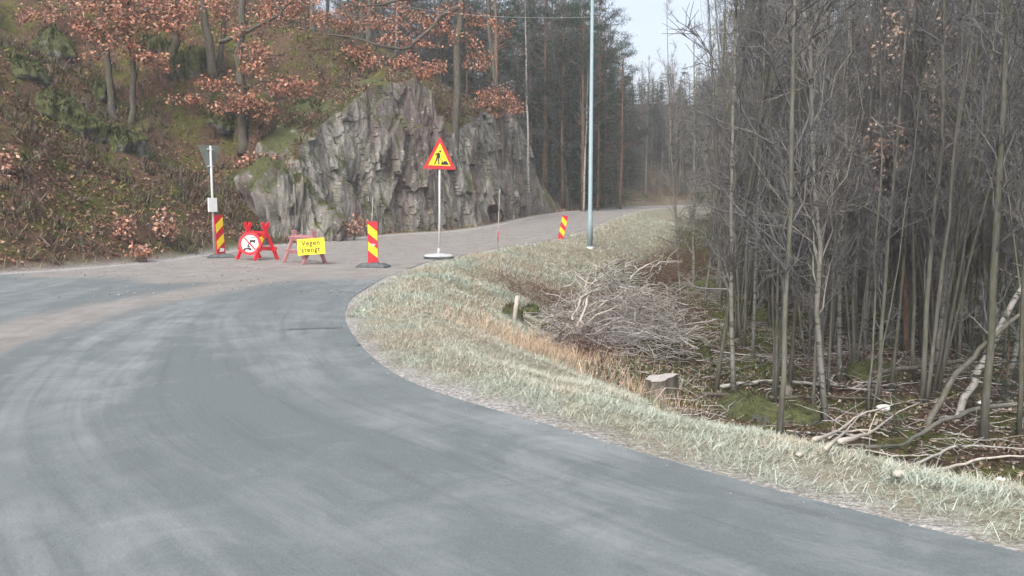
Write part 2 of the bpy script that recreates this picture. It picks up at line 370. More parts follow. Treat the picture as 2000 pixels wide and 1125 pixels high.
# road sheets: the same outline, snapped to its edge lines
DUST = smooth_line([(-5.4, 5.5), (-5.9, 9), (-6.0, 12), (-5.3, 15), (-4.2, 20), (-3, 24)], 200)
def road_sheet(name, xs, ys, keep, lift, mat):
    X, Y = np.meshgrid(xs, ys); st = xs[1] - xs[0]
    ok = inside(X, Y); ok0 = ok.copy()
    d1, k1 = near_line(X, Y, ER); d2, k2 = near_line(X, Y, EL)
    P = np.stack([X, Y], -1)
    for dd_, kk, L in ((d1, k1, ER), (d2, k2, EL)):
        s = dd_ < np.where(ok0, st * 0.5, st * 1.1); P[s] = L[kk[s]]; ok |= s
    ok &= keep(X, Y)
    fa = ok[:-1, :-1] & ok[:-1, 1:] & ok[1:, :-1] & ok[1:, 1:]
    nx_ = X.shape[1]; ii = (np.arange(X.shape[0] - 1)[:, None] * nx_ + np.arange(nx_ - 1)[None])[fa]
    Q = np.stack([ii, ii + 1, ii + nx_ + 1, ii + nx_], 1)
    used = np.unique(Q); rm = np.full(X.size, -1); rm[used] = np.arange(len(used))
    px_, py_ = P[..., 0].ravel()[used], P[..., 1].ravel()[used]
    dr, kr = near_line(px_, py_, ER)
    dd2, _ = near_line(px_, py_, DUST)
    wob = (fbm(px_ * 0.6, py_ * 0.6, 90, 3) - 0.5)
    dust = np.maximum(sstep(14.2, 17.5, py_ + 3 * wob + 0.35 * np.clip(px_ + 6.5, -4, 0)), np.exp(-(dd2 / 0.75) ** 2) * 0.85)
    z = G(py_) + lift + 0.012 * (fbm(px_ * 0.5, py_ * 0.5, 77, 3) - 0.5)
    tint = np.stack([kr * 0.09 * 0.1, dr * 0.1, dust], 1); QQ = rm[Q]
    m_ = MB(); m_.add(np.stack([px_, py_, z], 1), quads=QQ, col=tint)
    E_ = np.concatenate([QQ[:, [0, 1]], QQ[:, [1, 2]], QQ[:, [2, 3]], QQ[:, [3, 0]]]); key = np.sort(E_, 1); _, inv, cnt = np.unique(key, axis=0, return_inverse=True, return_counts=True)
    B_ = E_[cnt[inv.ravel()] == 1]; V_ = np.concatenate([np.stack([px_, py_, z], 1)[B_[:, 0]], np.stack([px_, py_, z], 1)[B_[:, 1]]]); nb_ = len(B_); dn = V_ - np.array([0, 0, .07])
    i_ = np.arange(nb_); m_.add(np.concatenate([V_, dn]), quads=np.stack([i_ + nb_, i_, i_ + 2 * nb_, i_ + 3 * nb_], 1), col=np.tile(np.concatenate([tint[B_[:, 0]], tint[B_[:, 1]]]), (2, 1)))
    return tag(m_.build(name, mat), kind='structure')
def mat_road(name, gravel):
    m, n, l, b = new_mat(name, 0.75, 0.35)
    p = pos(n); a = n.new('ShaderNodeAttribute'); a.attribute_name = 'tint'
    sep = n.new('ShaderNodeSeparateColor'); l.new(a.outputs['Color'], sep.inputs[0])
    cv = n.new('ShaderNodeCombineXYZ'); l.new(sep.outputs[0], cv.inputs[0]); l.new(sep.outputs[1], cv.inputs[1])
    st = math_(n, l, 'ADD', math_(n, l, 'MULTIPLY', noise(n, l, scaled(n, l, cv.outputs[0], (1.5, 6, 1)), 1.4, 7, 0.68, 1.2), .6), math_(n, l, 'MULTIPLY', noise(n, l, p, 1.7, 7, 0.72, .8), .4))       # streaks that follow the bend
    st2 = noise(n, l, scaled(n, l, cv.outputs[0], (5, 40, 1)), 2.0, 4, 0.6)
    big = noise(n, l, p, 0.35, 4, 0.6); fine = noise(n, l, p, 90, 3, 0.8)
    grit = n.new('ShaderNodeTexVoronoi'); grit.inputs['Scale'].default_value = 45; l.new(p, grit.inputs['Vector'])
    gcol = ramp(n, l, fine, [(0.25, (0.142, 0.137, 0.129)), (0.5, (0.215, 0.209, 0.199)), (0.75, (0.315, 0.307, 0.295))])
    gcol = mix(n, l, ramp(n, l, st, [(0.35, g3(0)), (0.65, g3(0.5))]), gcol, (0.29, 0.275, 0.262))
    gcol = mix(n, l, ramp(n, l, noise(n, l, p, 2.2, 6, 0.7), [(0.42, g3(0)), (0.62, g3(0.55))]), gcol, (0.15, 0.128, 0.112))
    gcol = mix(n, l, ramp(n, l, st2, [(0.5, g3(0)), (0.7, g3(0.45))]), gcol, (0.15, 0.125, 0.115))
    if gravel:
        c = gcol
    else:
        ac = ramp(n, l, fine, [(0.25, (0.085, 0.103, 0.108)), (0.75, (0.145, 0.168, 0.174))])
        frost = math_(n, l, 'MULTIPLY', ramp(n, l, st, [(0.46, g3(0)), (0.62, g3(1))]), ramp(n, l, big, [(0.36, g3(0.15)), (0.6, g3(0.62))]))
        ac = mix(n, l, frost, ac, (0.29, 0.315, 0.322))
        ac = mix(n, l, ramp(n, l, st2, [(0.53, g3(0)), (0.7, g3(0.3))]), ac, (0.065, 0.072, 0.078))
        f = math_(n, l, 'ADD', sep.outputs[2], math_(n, l, 'MULTIPLY', math_(n, l, 'SUBTRACT', st2, 0.5), 1.1))
        c = mix(n, l, ramp(n, l, f, [(0.3, g3(0)), (0.75, g3(0.95))]), ac, gcol)
    l.new(c, b.inputs['Base Color'])
    bump(n, l, math_(n, l, 'ADD', fine, math_(n, l, 'MULTIPLY', grit.outputs['Distance'], 0.6)), b, 0.35, 0.012)
    return m
road_sheet('asphalt_road', np.arange(-40, 14, 0.22), np.arange(-14, 24, 0.22), lambda x, y: y < 22.5, 0.004, mat_road('worn_asphalt', False))
road_sheet('gravel_road', np.arange(-16, 40, 0.25), np.arange(18, 112, 0.25), lambda x, y: y + 0.8 * vnoise(x * 0.8, y * 0.8, 9) > 19.4, 0.009, mat_road('packed_gravel', True))

a_, b_ = on_road(560, 645), on_road(669, 641); mb = MB(); u_ = np.linspace(0, 1, 20)[:, None]; P_ = a_ * (1 - u_) + b_ * u_ + np.stack([0 * u_[:, 0], .03 * (fbm(np.arange(20) * .9, np.zeros(20), 70, 3) - .5), np.zeros(20)], 1)
w_ = .010 + .014 * fbm(np.arange(20) * 1.3, np.ones(20), 71, 2)[:, None]; mb.add(np.concatenate([P_ - np.array([0, 1, 0]) * w_, P_ + np.array([0, 1, 0]) * w_]) + np.array([0, 0, .017]), quads=[(i, i + 1, i + 21, i + 20) for i in range(19)])
m, n, l, b = new_mat('tar_seam', .6, .3); b.inputs['Base Color'].default_value = (.065, .075, .08, 1)
tag(mb.build('asphalt_seam', m), kind='structure')

# ------------------------------------------------------------------ materials shared by objects
M_rock = mat_rock('cliff_rock', (0.155, 0.148, 0.132), (0.345, 0.33, 0.30), 0.7, 0.95, 0.7, mb_=.06)
M_mossrock = mat_rock('mossy_rock', (0.13, 0.13, 0.12), (0.24, 0.24, 0.22), 0.1, 0.95, 0.3, (1, 1, 1), .33)
M_leaf = mat_tint('dry_oak_leaves', 0.7, 0.25)
M_grass = mat_tint('frosty_grass', 0.85, 0.1, 0.2)
M_litter = mat_tint('fallen_leaves', 0.85, 0.12)
M_heather = mat_tint('heather', 0.9, 0.08)
M_needle = mat_tint('needles', 0.8, 0.15, 0.3, 2.0)
M_oakbark = mat_bark('oak_bark', (0.05, 0.045, 0.04), (0.15, 0.135, 0.12), moss=0.5)
M_greybark = mat_bark('grey_bark', (0.085, 0.083, 0.073), (0.185, 0.18, 0.16), moss=0.5)
M_palebark = mat_bark('pale_bark', (0.22, 0.215, 0.2), (0.42, 0.41, 0.38), (0.06, 0.055, 0.05))
M_softbark = mat_bark('soft_grey_bark', (0.12, 0.117, 0.108), (0.25, 0.245, 0.23), (0.07, 0.066, 0.062), moss=.35)
M_mossbark = mat_bark('mossy_bark', (0.06, 0.059, 0.052), (0.135, 0.132, 0.115), moss=.55)
M_pinebark = mat_bark('pine_bark', (0.10, 0.065, 0.045), (0.22, 0.15, 0.11))
M_twig = mat_bark('twigs', (0.074, 0.073, 0.074), (0.158, 0.156, 0.158))
M_paletwig = mat_bark('pale_twigs', (0.13, 0.124, 0.115), (0.27, 0.26, 0.24))
M_deadwood = mat_bark('bleached_wood', (0.30, 0.27, 0.235), (0.52, 0.49, 0.44))
M_brush = mat_bark('brushwood', (0.24, 0.225, 0.215), (0.50, 0.475, 0.455))
M_redbrush = mat_bark('reddish_brushwood', (0.08, 0.045, 0.035), (0.17, 0.10, 0.075))
M_galv = mat_paint('galvanised_steel', (0.45, 0.47, 0.48), 0.45, (0.3, 0.3, 0.3), 0.2)
M_lamp = mat_paint('blue_grey_steel', (0.23, 0.31, 0.34), 0.5, (0.2, 0.24, 0.25), 0.25)
M_red = mat_paint('sign_red', (0.50, 0.014, 0.03), 0.5, (0.26, 0.07, 0.06), 0.3)
M_brightred = mat_paint('barrier_red', (0.68, 0.018, 0.035), 0.45, (0.4, 0.08, 0.08), 0.2)
M_pink = mat_paint('faded_red_wood', (0.37, 0.155, 0.165), 0.8, (0.42, 0.3, 0.3), 0.5)
M_yellow = mat_paint('sign_yellow', (0.84, 0.64, 0.015), 0.5, (0.5, 0.38, 0.12), 0.22)
M_white = mat_paint('sign_white', (0.75, 0.76, 0.76), 0.5, (0.5, 0.5, 0.48), 0.15)
M_black = mat_paint('sign_black', (0.02, 0.022, 0.024), 0.6, (0.05, 0.05, 0.05), 0.1)
M_greenback = mat_paint('sign_back', (0.16, 0.185, 0.165), 0.6, (0.1, 0.12, 0.09), 0.4)
M_rubber = mat_paint('rubber', (0.06, 0.07, 0.075), 0.8, (0.2, 0.2, 0.2), 0.35)
M_frostrubber = mat_paint('frosted_rubber', (0.42, 0.44, 0.45), 0.85, (0.2, 0.21, 0.22), 0.5)

# ------------------------------------------------------------------ rock cut and boulders
def facets(P2, n, box, amp, tilt, seed):
    r = np.random.default_rng(seed); c = np.stack([r.uniform(box[0], box[1], n), r.uniform(box[2], box[3], n)], 1)
    off = r.normal(0, amp, n); tl = r.normal(0, tilt, (n, 2)); out = np.empty(len(P2))
    for a in range(0, len(P2), 4000):
        q = P2[a:a + 4000]; D = ((q[:, None] - c[None]) ** 2 * np.array([1.0, 0.22])).sum(2); k = D.argmin(1)
        out[a:a + 4000] = off[k] + ((q - c[k]) * tl[k]).sum(1)
    return out
sel = (EL[:, 1] > 29.4) & (EL[:, 1] < 56.5)
CB = EL[sel]; cs = np.r_[0, np.cumsum(np.linalg.norm(np.diff(CB, axis=0), axis=1))]
nu = int(cs[-1] / 0.06); us = np.linspace(0, cs[-1], nu)
bx = np.interp(us, cs, CB[:, 0]); by = np.interp(us, cs, CB[:, 1])
tg = unit(np.stack([np.gradient(bx), np.gradient(by)], 1)); nrm = np.stack([-tg[:, 1], tg[:, 0]], 1)
for _ in range(40): nrm[1:-1] = 0.25 * nrm[:-2] + 0.5 * nrm[1:-1] + 0.25 * nrm[2:]
nrm = unit(nrm)
nv = 120; vs = np.linspace(-0.06, 1, nv); capd = np.linspace(0.08, 3.6, 30)
U = np.repeat(us[:, None], nv, 1); ch_ = np.interp(by, CLIFF_Y, CLIFF_H)
ch_ = ch_ + 0.9 * (fbm(us * 0.55, us * 0 + 3, 55, 3) - 0.5)
Z = vs[None] * ch_[:, None]
wob = 0.6 * (fbm(U * 0.22, Z * 0.12, 31, 3) - 0.5) + 0.22 * (fbm(U * 1.6, Z * 0.5, 33, 4) - 0.5) + 0.13 * (fbm(U * 5, Z * 2.2, 34, 4) - 0.5)
fx = facets(np.stack([U.ravel(), Z.ravel()], 1), 210, (0, cs[-1], -1, 7.5), 0.15, 0.11, 5).reshape(U.shape)
fx += 0.32 * facets(np.stack([U.ravel() * 2.2, Z.ravel() * 1.6], 1), 620, (0, cs[-1] * 2.2, -1, 12), 0.15, 0.13, 6).reshape(U.shape)
off = 0.95 + 0.75 * np.clip(vs, 0, 1)[None] ** 1.3 + wob + fx * (1 - 0.25 * vs[None])
off = np.maximum(off, 0.45)
X3 = bx[:, None] + nrm[:, :1] * off; Y3 = by[:, None] + nrm[:, 1:] * off; Z3 = G(by)[:, None] + Z
# the top folds back into the hillside
top = off[:, -1:]; O2 = top + capd[None]; zc = Z3[:, -1:] + 0.30 * capd[None] + 0.35 * (fbm(U[:, :1] * 1.3 + 0 * capd, capd[None] * 1.3 + 0 * U[:, :1], 37, 3) - 0.5)
zc = zc - 2.6 * np.clip(capd[None] / 3.6 - 0.3, 0, 1) ** 1.5
X3 = np.concatenate([X3, bx[:, None] + nrm[:, :1] * O2], 1); Y3 = np.concatenate([Y3, by[:, None] + nrm[:, 1:] * O2], 1); Z3 = np.concatenate([Z3, zc], 1)
nv2 = X3.shape[1]; i = (np.arange(nu - 1)[:, None] * nv2 + np.arange(nv2 - 1)[None]).ravel()
mb = MB(); mb.add(np.stack([X3, Y3, Z3], -1), quads=np.stack([i, i + 1, i + nv2 + 1, i + nv2], 1)[:, ::-1])
tag(mb.build('cliff', M_rock, smooth=False), kind='structure')

MOSSPTS = []
def boulder(name, c, size, label, cat='boulder', group=None, seed=0, mat=None, n=40, sink=0.3, rz=0.0, rough=0.0):
    """a faceted stone: a sphere cut by random planes"""
    r = np.random.default_rng(seed); a = n; th = np.linspace(0, np.pi, a); ph = np.linspace(0, 2 * np.pi, 2 * a, endpoint=False)
    T, Pp = np.meshgrid(th, ph, indexing='ij'); D = np.stack([np.sin(T) * np.cos(Pp), np.sin(T) * np.sin(Pp), np.cos(T)], -1)
    N = unit(r.normal(size=(22, 3))); dist = r.uniform(0.72, 1.0, 22)
    rad = np.min(np.where(D @ N.T > 0.08, dist / np.maximum(D @ N.T, 0.08), 9), -1); rad = np.minimum(rad, 1.15)
    rad *= 1 + 0.10 * (fbm(D[..., 0] * 3 + D[..., 2] * 2 + 9, D[..., 1] * 3 + seed, seed) - 0.5)
    if rough:
        ua = np.arctan2(D[..., 1], D[..., 0]); rad *= 1 + rough * (.5 * facets(np.stack([ua.ravel() * 2.0, D[..., 2].ravel() * 1.3], 1), 60, (-6.5, 6.5, -1.5, 1.5), .22, .22, seed + 1).reshape(rad.shape) + .9 * (fbm(ua * 5, D[..., 2] * 1.3 + 7, seed + 3, 4) - .5) - .5 * sstep(.52, .7, fbm(ua * 3.2, D[..., 2] * .5, seed + 5, 3)))
    V = D * rad[..., None] * np.asarray(size) / 2; cz, sz = math.cos(rz), math.sin(rz)
    V = V @ np.array([[cz, sz, 0], [-sz, cz, 0], [0, 0, 1]]); V[..., 2] += size[2] * (0.5 - sink)
    if name.startswith('mossy'): MOSSPTS.append((V[(D[..., 2] > .05) & (fbm(D[..., 0] * 2 + seed, D[..., 1] * 2, seed, 3) > .4)] + np.asarray(c, float), name))
    m = 2 * a; q = [(i * m + j, (i + 1) * m + j, (i + 1) * m + (j + 1) % m, i * m + (j + 1) % m) for i in range(a - 1) for j in range(m)]
    b = MB(); b.add(V, quads=q); o = b.build(name, mat or M_mossrock, loc=c)
    return tag(o, label, cat, group)

# the split outcrop in front of the rock cut
p = on_road(575, 474); q = np.array([p[0] - 0.35, p[1] + 0.9, 0.0])
boulder('rock_outcrop', q, (3.9, 2.6, 3.6), 'big grey angular rock with mossy top in front of the cliff behind the barriers', 'boulder', seed=12, mat=M_rock, n=110, sink=0.22, rz=0.3, rough=.5)
boulder('rock_outcrop', q + np.array([-1.7, 0.9, 0.3]), (2.6, 2.2, 3.0), 'lichen spotted rock leaning on the left side of the big angular rock', 'boulder', seed=4, mat=M_rock, n=80, sink=0.25, rough=.5)
boulder('rock_outcrop', q + np.array([1.4, 0.2, 0.0]), (1.3, 1.2, 1.5), 'low pale rock at the right foot of the big angular rock', 'boulder', seed=9, mat=M_rock, n=50, sink=0.25, rough=.4)

hillrocks = [(38, 140, 1.9, 1.0, 'bare grey rock high on the hillside at the left edge'), (372, 130, 1.9, 1.5, 'steep moss covered rock beside an oak trunk on the hillside'),
             (105, 215, 1.9, 0.9, 'bright green mossy mound on the upper left slope'), (150, 252, 1.6, 0.8, 'flat mossy mound just below the bright green one'),
             (225, 282, 1.9, 0.8, 'yellow green moss mound between heather and leaf litter'), (185, 178, 1.6, 0.7, 'mossy stone left of the twin slim oak trunks'),
             (440, 240, 1.5, 0.7, 'dark green mossy stone left of the thick oak trunk'), (600, 222, 2.2, 1.3, 'mossy rock shelf at the top left end of the cliff'),
             (290, 95, 2.0, 0.9, 'dark mossy boulder under the highest russet leaves'), (100, 100, 2.4, 0.8, 'long mossy ledge near the top of the slope'),
             (480, 365, 1.6, 0.9, 'small moss covered ledge above the give way sign'), (700, 130, 2.0, 1.0, 'mossy boulder above the cliff under oak branches')]
for k, (px, py, w, h, lab) in enumerate(hillrocks):
    c = ground_at(px, py); boulder('mossy_boulder', c + np.array([0, .25, 0]), (w * .95, w * .95, max(h, w * .62) * 1.2), lab, 'boulder', 'mossy rocks on the hillside', seed=30 + k, sink=0.6, rough=.5, rz=k)
floorrocks = [(1285, 690, .75, .55, 'green mossy stone under the right end of the brush pile'), (1080, 645, .6, .5, 'yellowish mossy stone left of the brush pile'),
              (1033, 618, .5, .42, 'small mossy stone beside the pale leaning post'), (1495, 625, .8, .6, 'mossy stone among thin trunks behind the brush pile'),
              (1470, 815, 1.0, .5, 'wide moss cushion left of the foremost sapling'), (1560, 825, .65, .35, 'small moss cushion right of the foremost sapling'),
              (1375, 702, .4, .35, 'dark mossy stone beside the fallen mossy log'), (1390, 565, 1.2, .5, 'sunken mossy rock far behind the brush pile'),
              (1700, 735, .8, .4, 'mossy stone in the middle of the thicket'), (1000, 620, .5, .4, 'mossy stone on the frosted bank below the road')]
for k, (px, py, w, h, lab) in enumerate(floorrocks):
    c = ground_at(px, py); boulder('mossy_stone', c, (w, w * 0.85, h), lab, 'stone', 'mossy stones on the forest floor', seed=60 + k, sink=0.35, n=26, rz=k * 1.3)
# flat white stones and litter scraps glimmering on the forest floor
for k, (px, py, w, lab) in enumerate([(1727, 802, .22, 'crumpled white scrap on the floor behind the pale branches'), (1916, 790, .14, 'small white scrap beside the thick right trunk'),
                                      (1955, 940, .10, 'white scrap near the verge in the lower right corner'), (1537, 772, .2, 'pointed pale grey stone behind the foremost sapling')]):
    c = ground_at(px, py); boulder('litter_scrap' if k < 3 else 'pointed_stone', c, (w, w * .7, w * (.5 if k < 3 else 1.3)), lab, 'litter' if k < 3 else 'stone', seed=90 + k, n=10, sink=0.2, mat=M_white if k < 3 else M_rock)

# ------------------------------------------------------------------ signs, barriers, posts
def facing(p, yaw=0.0): return math.atan2(-p[0], p[1]) + R(yaw)
def marker(px, py, hpx, label, mirror=False, tilt=0.0, yaw=0.0, base=True, extra=None, base_rot=0.0):
    p = on_road(px, py); s = FPX / p[1]; h = hpx / s; w = h * 0.245
    t = tag(empty('marker_board', p + np.array([0, 0, 0.012]), facing(p, yaw)), label, 'marker board', 'red and yellow marker boards at the road closure')
    z0 = 0.09 if base else -0.02
    m = MB(); m.box((0, 0.0, z0 + h / 2), (w, 0.045, h), mi=0)
    def stripe(l0, l1, r0, r1):
        k = w / 1.0; q = [(-w / 2 * .9, z0 + h - l1 * k), (w / 2 * .9, z0 + h - r1 * k), (w / 2 * .9, z0 + h - r0 * k), (-w / 2 * .9, z0 + h - l0 * k)]
        if mirror: q = [(-x, z) for x, z in q][::-1]
        m.prism(q, 0.006, (0, -0.0255, 0), mi=1)
    stripe(0.22, 1.10, 0.98, 1.86); stripe(1.92, 2.78, 2.66, 3.54)
    pn = m.build('panel', [M_red, M_yellow], t, smooth=False); pn.rotation_euler = (0, R(tilt), 0)
    if extra:
        m = MB(); cx, cz, ew, eh, mt = extra
        m.prism([(cx * w - ew * w, z0 + cz * h - eh * w), (cx * w + ew * w * .7, z0 + cz * h - eh * w), (cx * w + ew * w, z0 + cz * h + eh * w * .6), (cx * w - ew * w * .6, z0 + cz * h + eh * w)], 0.004, (0, -0.0285, 0))
        m.build('sticker', mt, pn, smooth=False)
    if base:
        m = MB(); V = []
        for z, a, b_ in ((0, .37, .22), (.035, .37, .22), (.10, .27, .13)): V += [(-a, -b_, z), (a, -b_, z), (a, b_, z), (-a, b_, z)]
        q = [(0, 3, 2, 1), (8, 9, 10, 11)] + [(k * 4 + j, k * 4 + (j + 1) % 4, k * 4 + 4 + (j + 1) % 4, k * 4 + 4 + j) for k in range(2) for j in range(4)]
        m.add(V, quads=q); m.box((0, 0, .11), (w * 1.1, .07, .03))
        bo = m.build('base', M_rubber, t, smooth=False); bo.rotation_euler = (0, 0, R(base_rot))
    else:
        m = MB(); m.tube([(0, 0.04, -0.25), (0.0, 0.04, h * .8)], 0.02); m.build('post', M_galv, pn)
    return t
marker(729, 523, 82, 'marker board on a black rubber base standing mid road right of the barriers', yaw=-6, extra=(0.0, .45, .28, .1, M_galv), base_rot=-16)
marker(432, 504, 77, 'narrow red and yellow marker board beside the give way sign pole left of the barriers', mirror=True, tilt=-2.5, yaw=38, extra=(0.1, .12, .3, .2, M_white), base_rot=-40)
marker(1095, 467, 47, 'leaning red and yellow marker board at the grass edge beside the lamp post', tilt=11, base=False)

# road works warning sign
p = on_road(857, 506); s = p[1] / FPX
t = tag(empty('roadworks_sign', p + np.array([0, 0, .012]), facing(p)), 'triangular yellow and red road works sign on a tall pole in a frosted base', 'road sign')
H0 = (506 - 332) * s; k = 62 * s / 255
m = MB(); pole_top = H0 + 0.55; m.tube([(0, 0.05, .02), (0.03, 0.05, 1.0), (0.05, 0.05, pole_top)], 0.03, 10); m.build('post', M_galv, t)
m = MB(); m.tube([(0, .05, .1), (0.005, .05, .28)], .042, 10); m.build('collar', M_galv, t)
def pt(x, y, dx=0.045): return ((x - 245) * k + dx + 0.0, (325 - y) * k + H0)
def rnd(poly, r, n=4):             # rounded corners
    out = []
    for i in range(len(poly)):
        a, b, c = (np.array(poly[j % len(poly)], float) for j in (i - 1, i, i + 1))
        p0 = b + unit(a - b) * r; p1 = b + unit(c - b) * r
        for f in np.linspace(0, 1, n): out.append(tuple((1 - f) ** 2 * p0 + 2 * f * (1 - f) * b + f * f * p1))
    return out
pan = MB(); pan.prism(rnd([pt(112, 324), pt(374, 332), pt(252, 70)], .04), .02, (0, 0.0, 0), mi=0)
pan.prism([pt(155, 296), pt(333, 303), pt(250, 122)], .004, (0, -0.003, 0), mi=1)
panel = pan.build('panel', [M_red, M_yellow], t, smooth=False)
f = MB(); kk = k
def seg(a, b, w):
    a = np.array(pt(*a)); b = np.array(pt(*b)); d_ = unit(b - a); q = np.array([-d_[1], d_[0]]) * w * k / 2
    f.prism([a - q, b - q, b + q, a + q], .003, (0, -0.006, 0))
f.prism([(pt(251, 188)[0] + 9 * k * math.cos(a), pt(251, 188)[1] + 9 * k * math.sin(a)) for a in np.linspace(0, 2 * np.pi, 14)[:-1]], .003, (0, -0.006, 0))
f.prism([pt(*q) for q in [(220, 242), (240, 242), (249, 205), (240, 197), (228, 201)]], .003, (0, -0.0065, 0))
seg((229, 203), (211, 219), 9); seg((246, 206), (247, 238), 8); seg((224, 238), (219, 262), 11); seg((219, 260), (206, 288), 10); seg((235, 238), (238, 262), 11); seg((238, 260), (240, 290), 10)
seg((242, 234), (272, 270), 4); f.prism([pt(*q) for q in [(256, 292), (320, 294), (306, 272), (293, 261), (283, 264), (276, 274), (263, 268)]], .003, (0, -0.0065, 0))
f.build('digging_man_symbol', M_black, panel, smooth=False)
m = MB(); a = np.linspace(0, 2 * np.pi, 29)[:-1]; prof = [(.40, 0), (.43, .03), (.42, .07)]; prof2 = [(.42, .07), (.36, .12), (.08, .15)]
def lathe(b, prof, ell=0.75, cap=False):
    V = np.array([(r * math.cos(t_), r * ell * math.sin(t_), z) for r, z in prof for t_ in a]); n_ = len(a)
    q = [(i * n_ + j, i * n_ + (j + 1) % n_, (i + 1) * n_ + (j + 1) % n_, (i + 1) * n_ + j) for i in range(len(prof) - 1) for j in range(n_)]
    b.add(V, quads=q, ngons=[list(range((len(prof) - 1) * n_, len(prof) * n_))] if cap else None)
lathe(m, prof); bs = m.build('base', M_rubber, t); m = MB(); lathe(m, prof2, cap=True); m.build('frost_cover', M_frostrubber, bs)

# give way sign seen from behind, with a small white plate lower on the pole
p = on_road(419, 500); s = p[1] / FPX
t = tag(empty('give_way_sign', p, facing(p, 32)), 'grey green back of a triangular give way sign on a galvanised pole with white plate', 'road sign')
m = MB(); zt = (500 - 286) * s; m.tube([(0, 0, -.2), (0, 0, zt - .02)], .035, 10); m.build('post', M_galv, t)
m = MB(); zb = (500 - 346) * s; ww = 41 * s / math.cos(R(32)) / 2
m.prism(rnd([(0, zb), (ww, zt), (-ww, zt)], .06), .02, (0, .06, 0)); pn = m.build('panel', M_greenback, t, smooth=False)
m = MB()
for z in (zb + .3, zt - .12):
    m = MB(); m.box((0, .03, z), (.16, .10, .035)); m.build('bracket', M_galv, pn, smooth=False)

m = MB(); z0, z1 = (500 - 414) * s, (500 - 387) * s; m.box((-.05, -.075, (z0 + z1) / 2), (.27, .06, z1 - z0)); m.build('notice_plate', M_white, t, smooth=False)

# trestle barriers
def barrier(px, py, rz, L, h, mats, label, ear, crossz, spread):
    p = on_road(px, py); mat, bmat = mats
    t = tag(empty('trestle_barrier', p + np.array([0, 0, .01]), R(rz)), label, 'barrier', 'wooden trestle barriers across the closed road')
    for sx in (-1, 1):
        for sy in (-1, 1):
            m = MB(); x = sx * L / 2 + sy * 0.03; top = (x, -sy * ear, h); bot = (x, sy * spread, 0)
            m.bar(bot, top, .052, .085, up=(0, 1, 0)); m.build('leg', mat, t, smooth=False)
    for z in (crossz - .07, .30):
        for sy in (-1, 1):
            if sy == 1 and z > .4: continue
            y = sy * (spread * (1 - z / crossz) + .04); m = MB(); m.box((0, y - .006 * sy, z), (L + .26, .032, .105 if z < .4 else .12), np.array([[1, 0, 0], [0, .94, .33 * sy], [0, -.33 * sy, .94]])); m.build('board', bmat, t, smooth=False)
    m = MB(); m.bar((-L / 2, 0, crossz), (L / 2, 0, crossz), .06, .06); m.build('rail', bmat, t, smooth=False)
    return t, p
bt, bp = barrier(503, 507.5, -40, .86, 1.02, (M_brightred, M_red), 'bright red trestle barrier with crossed legs holding the round prohibition sign', .115, .76, .34)
m = MB(); x = .43 - .03; zz = np.array([.37, .62]); yy = -.34 + (.34 + .115) * zz / 1.02
m.bar((x, yy[0] - .03, zz[0]), (x, yy[1] - .03, zz[1]), .056, .089, up=(0, 1, 0)); m.build('reflector', M_yellow, bt, smooth=False)
pt2, pp2 = barrier(595, 514.5, -45, .98, .84, (M_pink, M_pink), 'faded pink red trestle barrier behind the yellow text panel', .06, .70, .30)
# round no motor vehicles sign
c = at(488, 476, bp[1] - .42); s = c[1] / FPX
t = tag(empty('prohibition_sign', c, facing(c, -22)), 'round red ringed white sign forbidding motor vehicles leaning on the red barrier', 'road sign')
Rr = .315; ring = MB(); A = np.linspace(0, 2 * np.pi, 41)[:-1]
lean = R(-9)
ring.prism([(Rr * math.cos(q), Rr * math.sin(q)) for q in A], .02, (0, 0, 0), mi=0); ring.prism([(Rr * .745 * math.cos(q), Rr * .745 * math.sin(q)) for q in A], .003, (0, -.0025, 0), mi=1)
disc = ring.build('disc', [M_red, M_white], t, smooth=False); disc.rotation_euler = (lean, 0, 0)
m = MB(); d45 = Rr * .72 * .7071; m.prism([(-d45 - .015, d45 - .015), (d45 - .015, -d45 - .015), (d45 + .015, -d45 + .015), (-d45 + .015, d45 + .015)], .003, (0, -.0085, 0)); m.build('red_slash', M_red, disc, smooth=False)
m = MB(); u = Rr / .315
def pl(q, o=-.0055): m.prism([(x * u, z * u) for x, z in q], .003, (0, o, 0))
pl([(.005, .075), (.018, .075), (.018, .165), (.005, .165)]); pl([(.135, .075), (.148, .075), (.148, .165), (.135, .165)]); pl([(.005, .165), (.148, .165), (.135, .185), (.02, .185)])
pl([(-.002, .035), (.158, .035), (.158, .105), (-.002, .105)]); pl([(.01, .01), (.038, .01), (.038, .035), (.01, .035)]); pl([(.118, .01), (.146, .01), (.146, .035), (.118, .035)])
m.build('car_symbol', M_black, disc, smooth=False)
m = MB()
for cx in (-.135, .015): pl([(cx + .036 * math.cos(q), -.155 + .036 * math.sin(q)) for q in A[::2]])
pl([(-.13, -.15), (-.02, -.165), (.02, -.15), (-.01, -.10), (-.05, -.115), (-.1, -.10)], -.006); pl([(-.055, -.11), (-.03, -.105), (-.015, -.035), (-.045, -.03), (-.075, -.06)], -.0065)
pl([(-.035 + .02 * math.cos(q), -.01 + .02 * math.sin(q)) for q in A[::3]]); pl([(.0, -.1), (.018, -.155), (.026, -.15), (.008, -.06), (-.03, -.05), (-.03, -.06)], -.007)
m.build('motorcycle_symbol', M_black, disc, smooth=False)
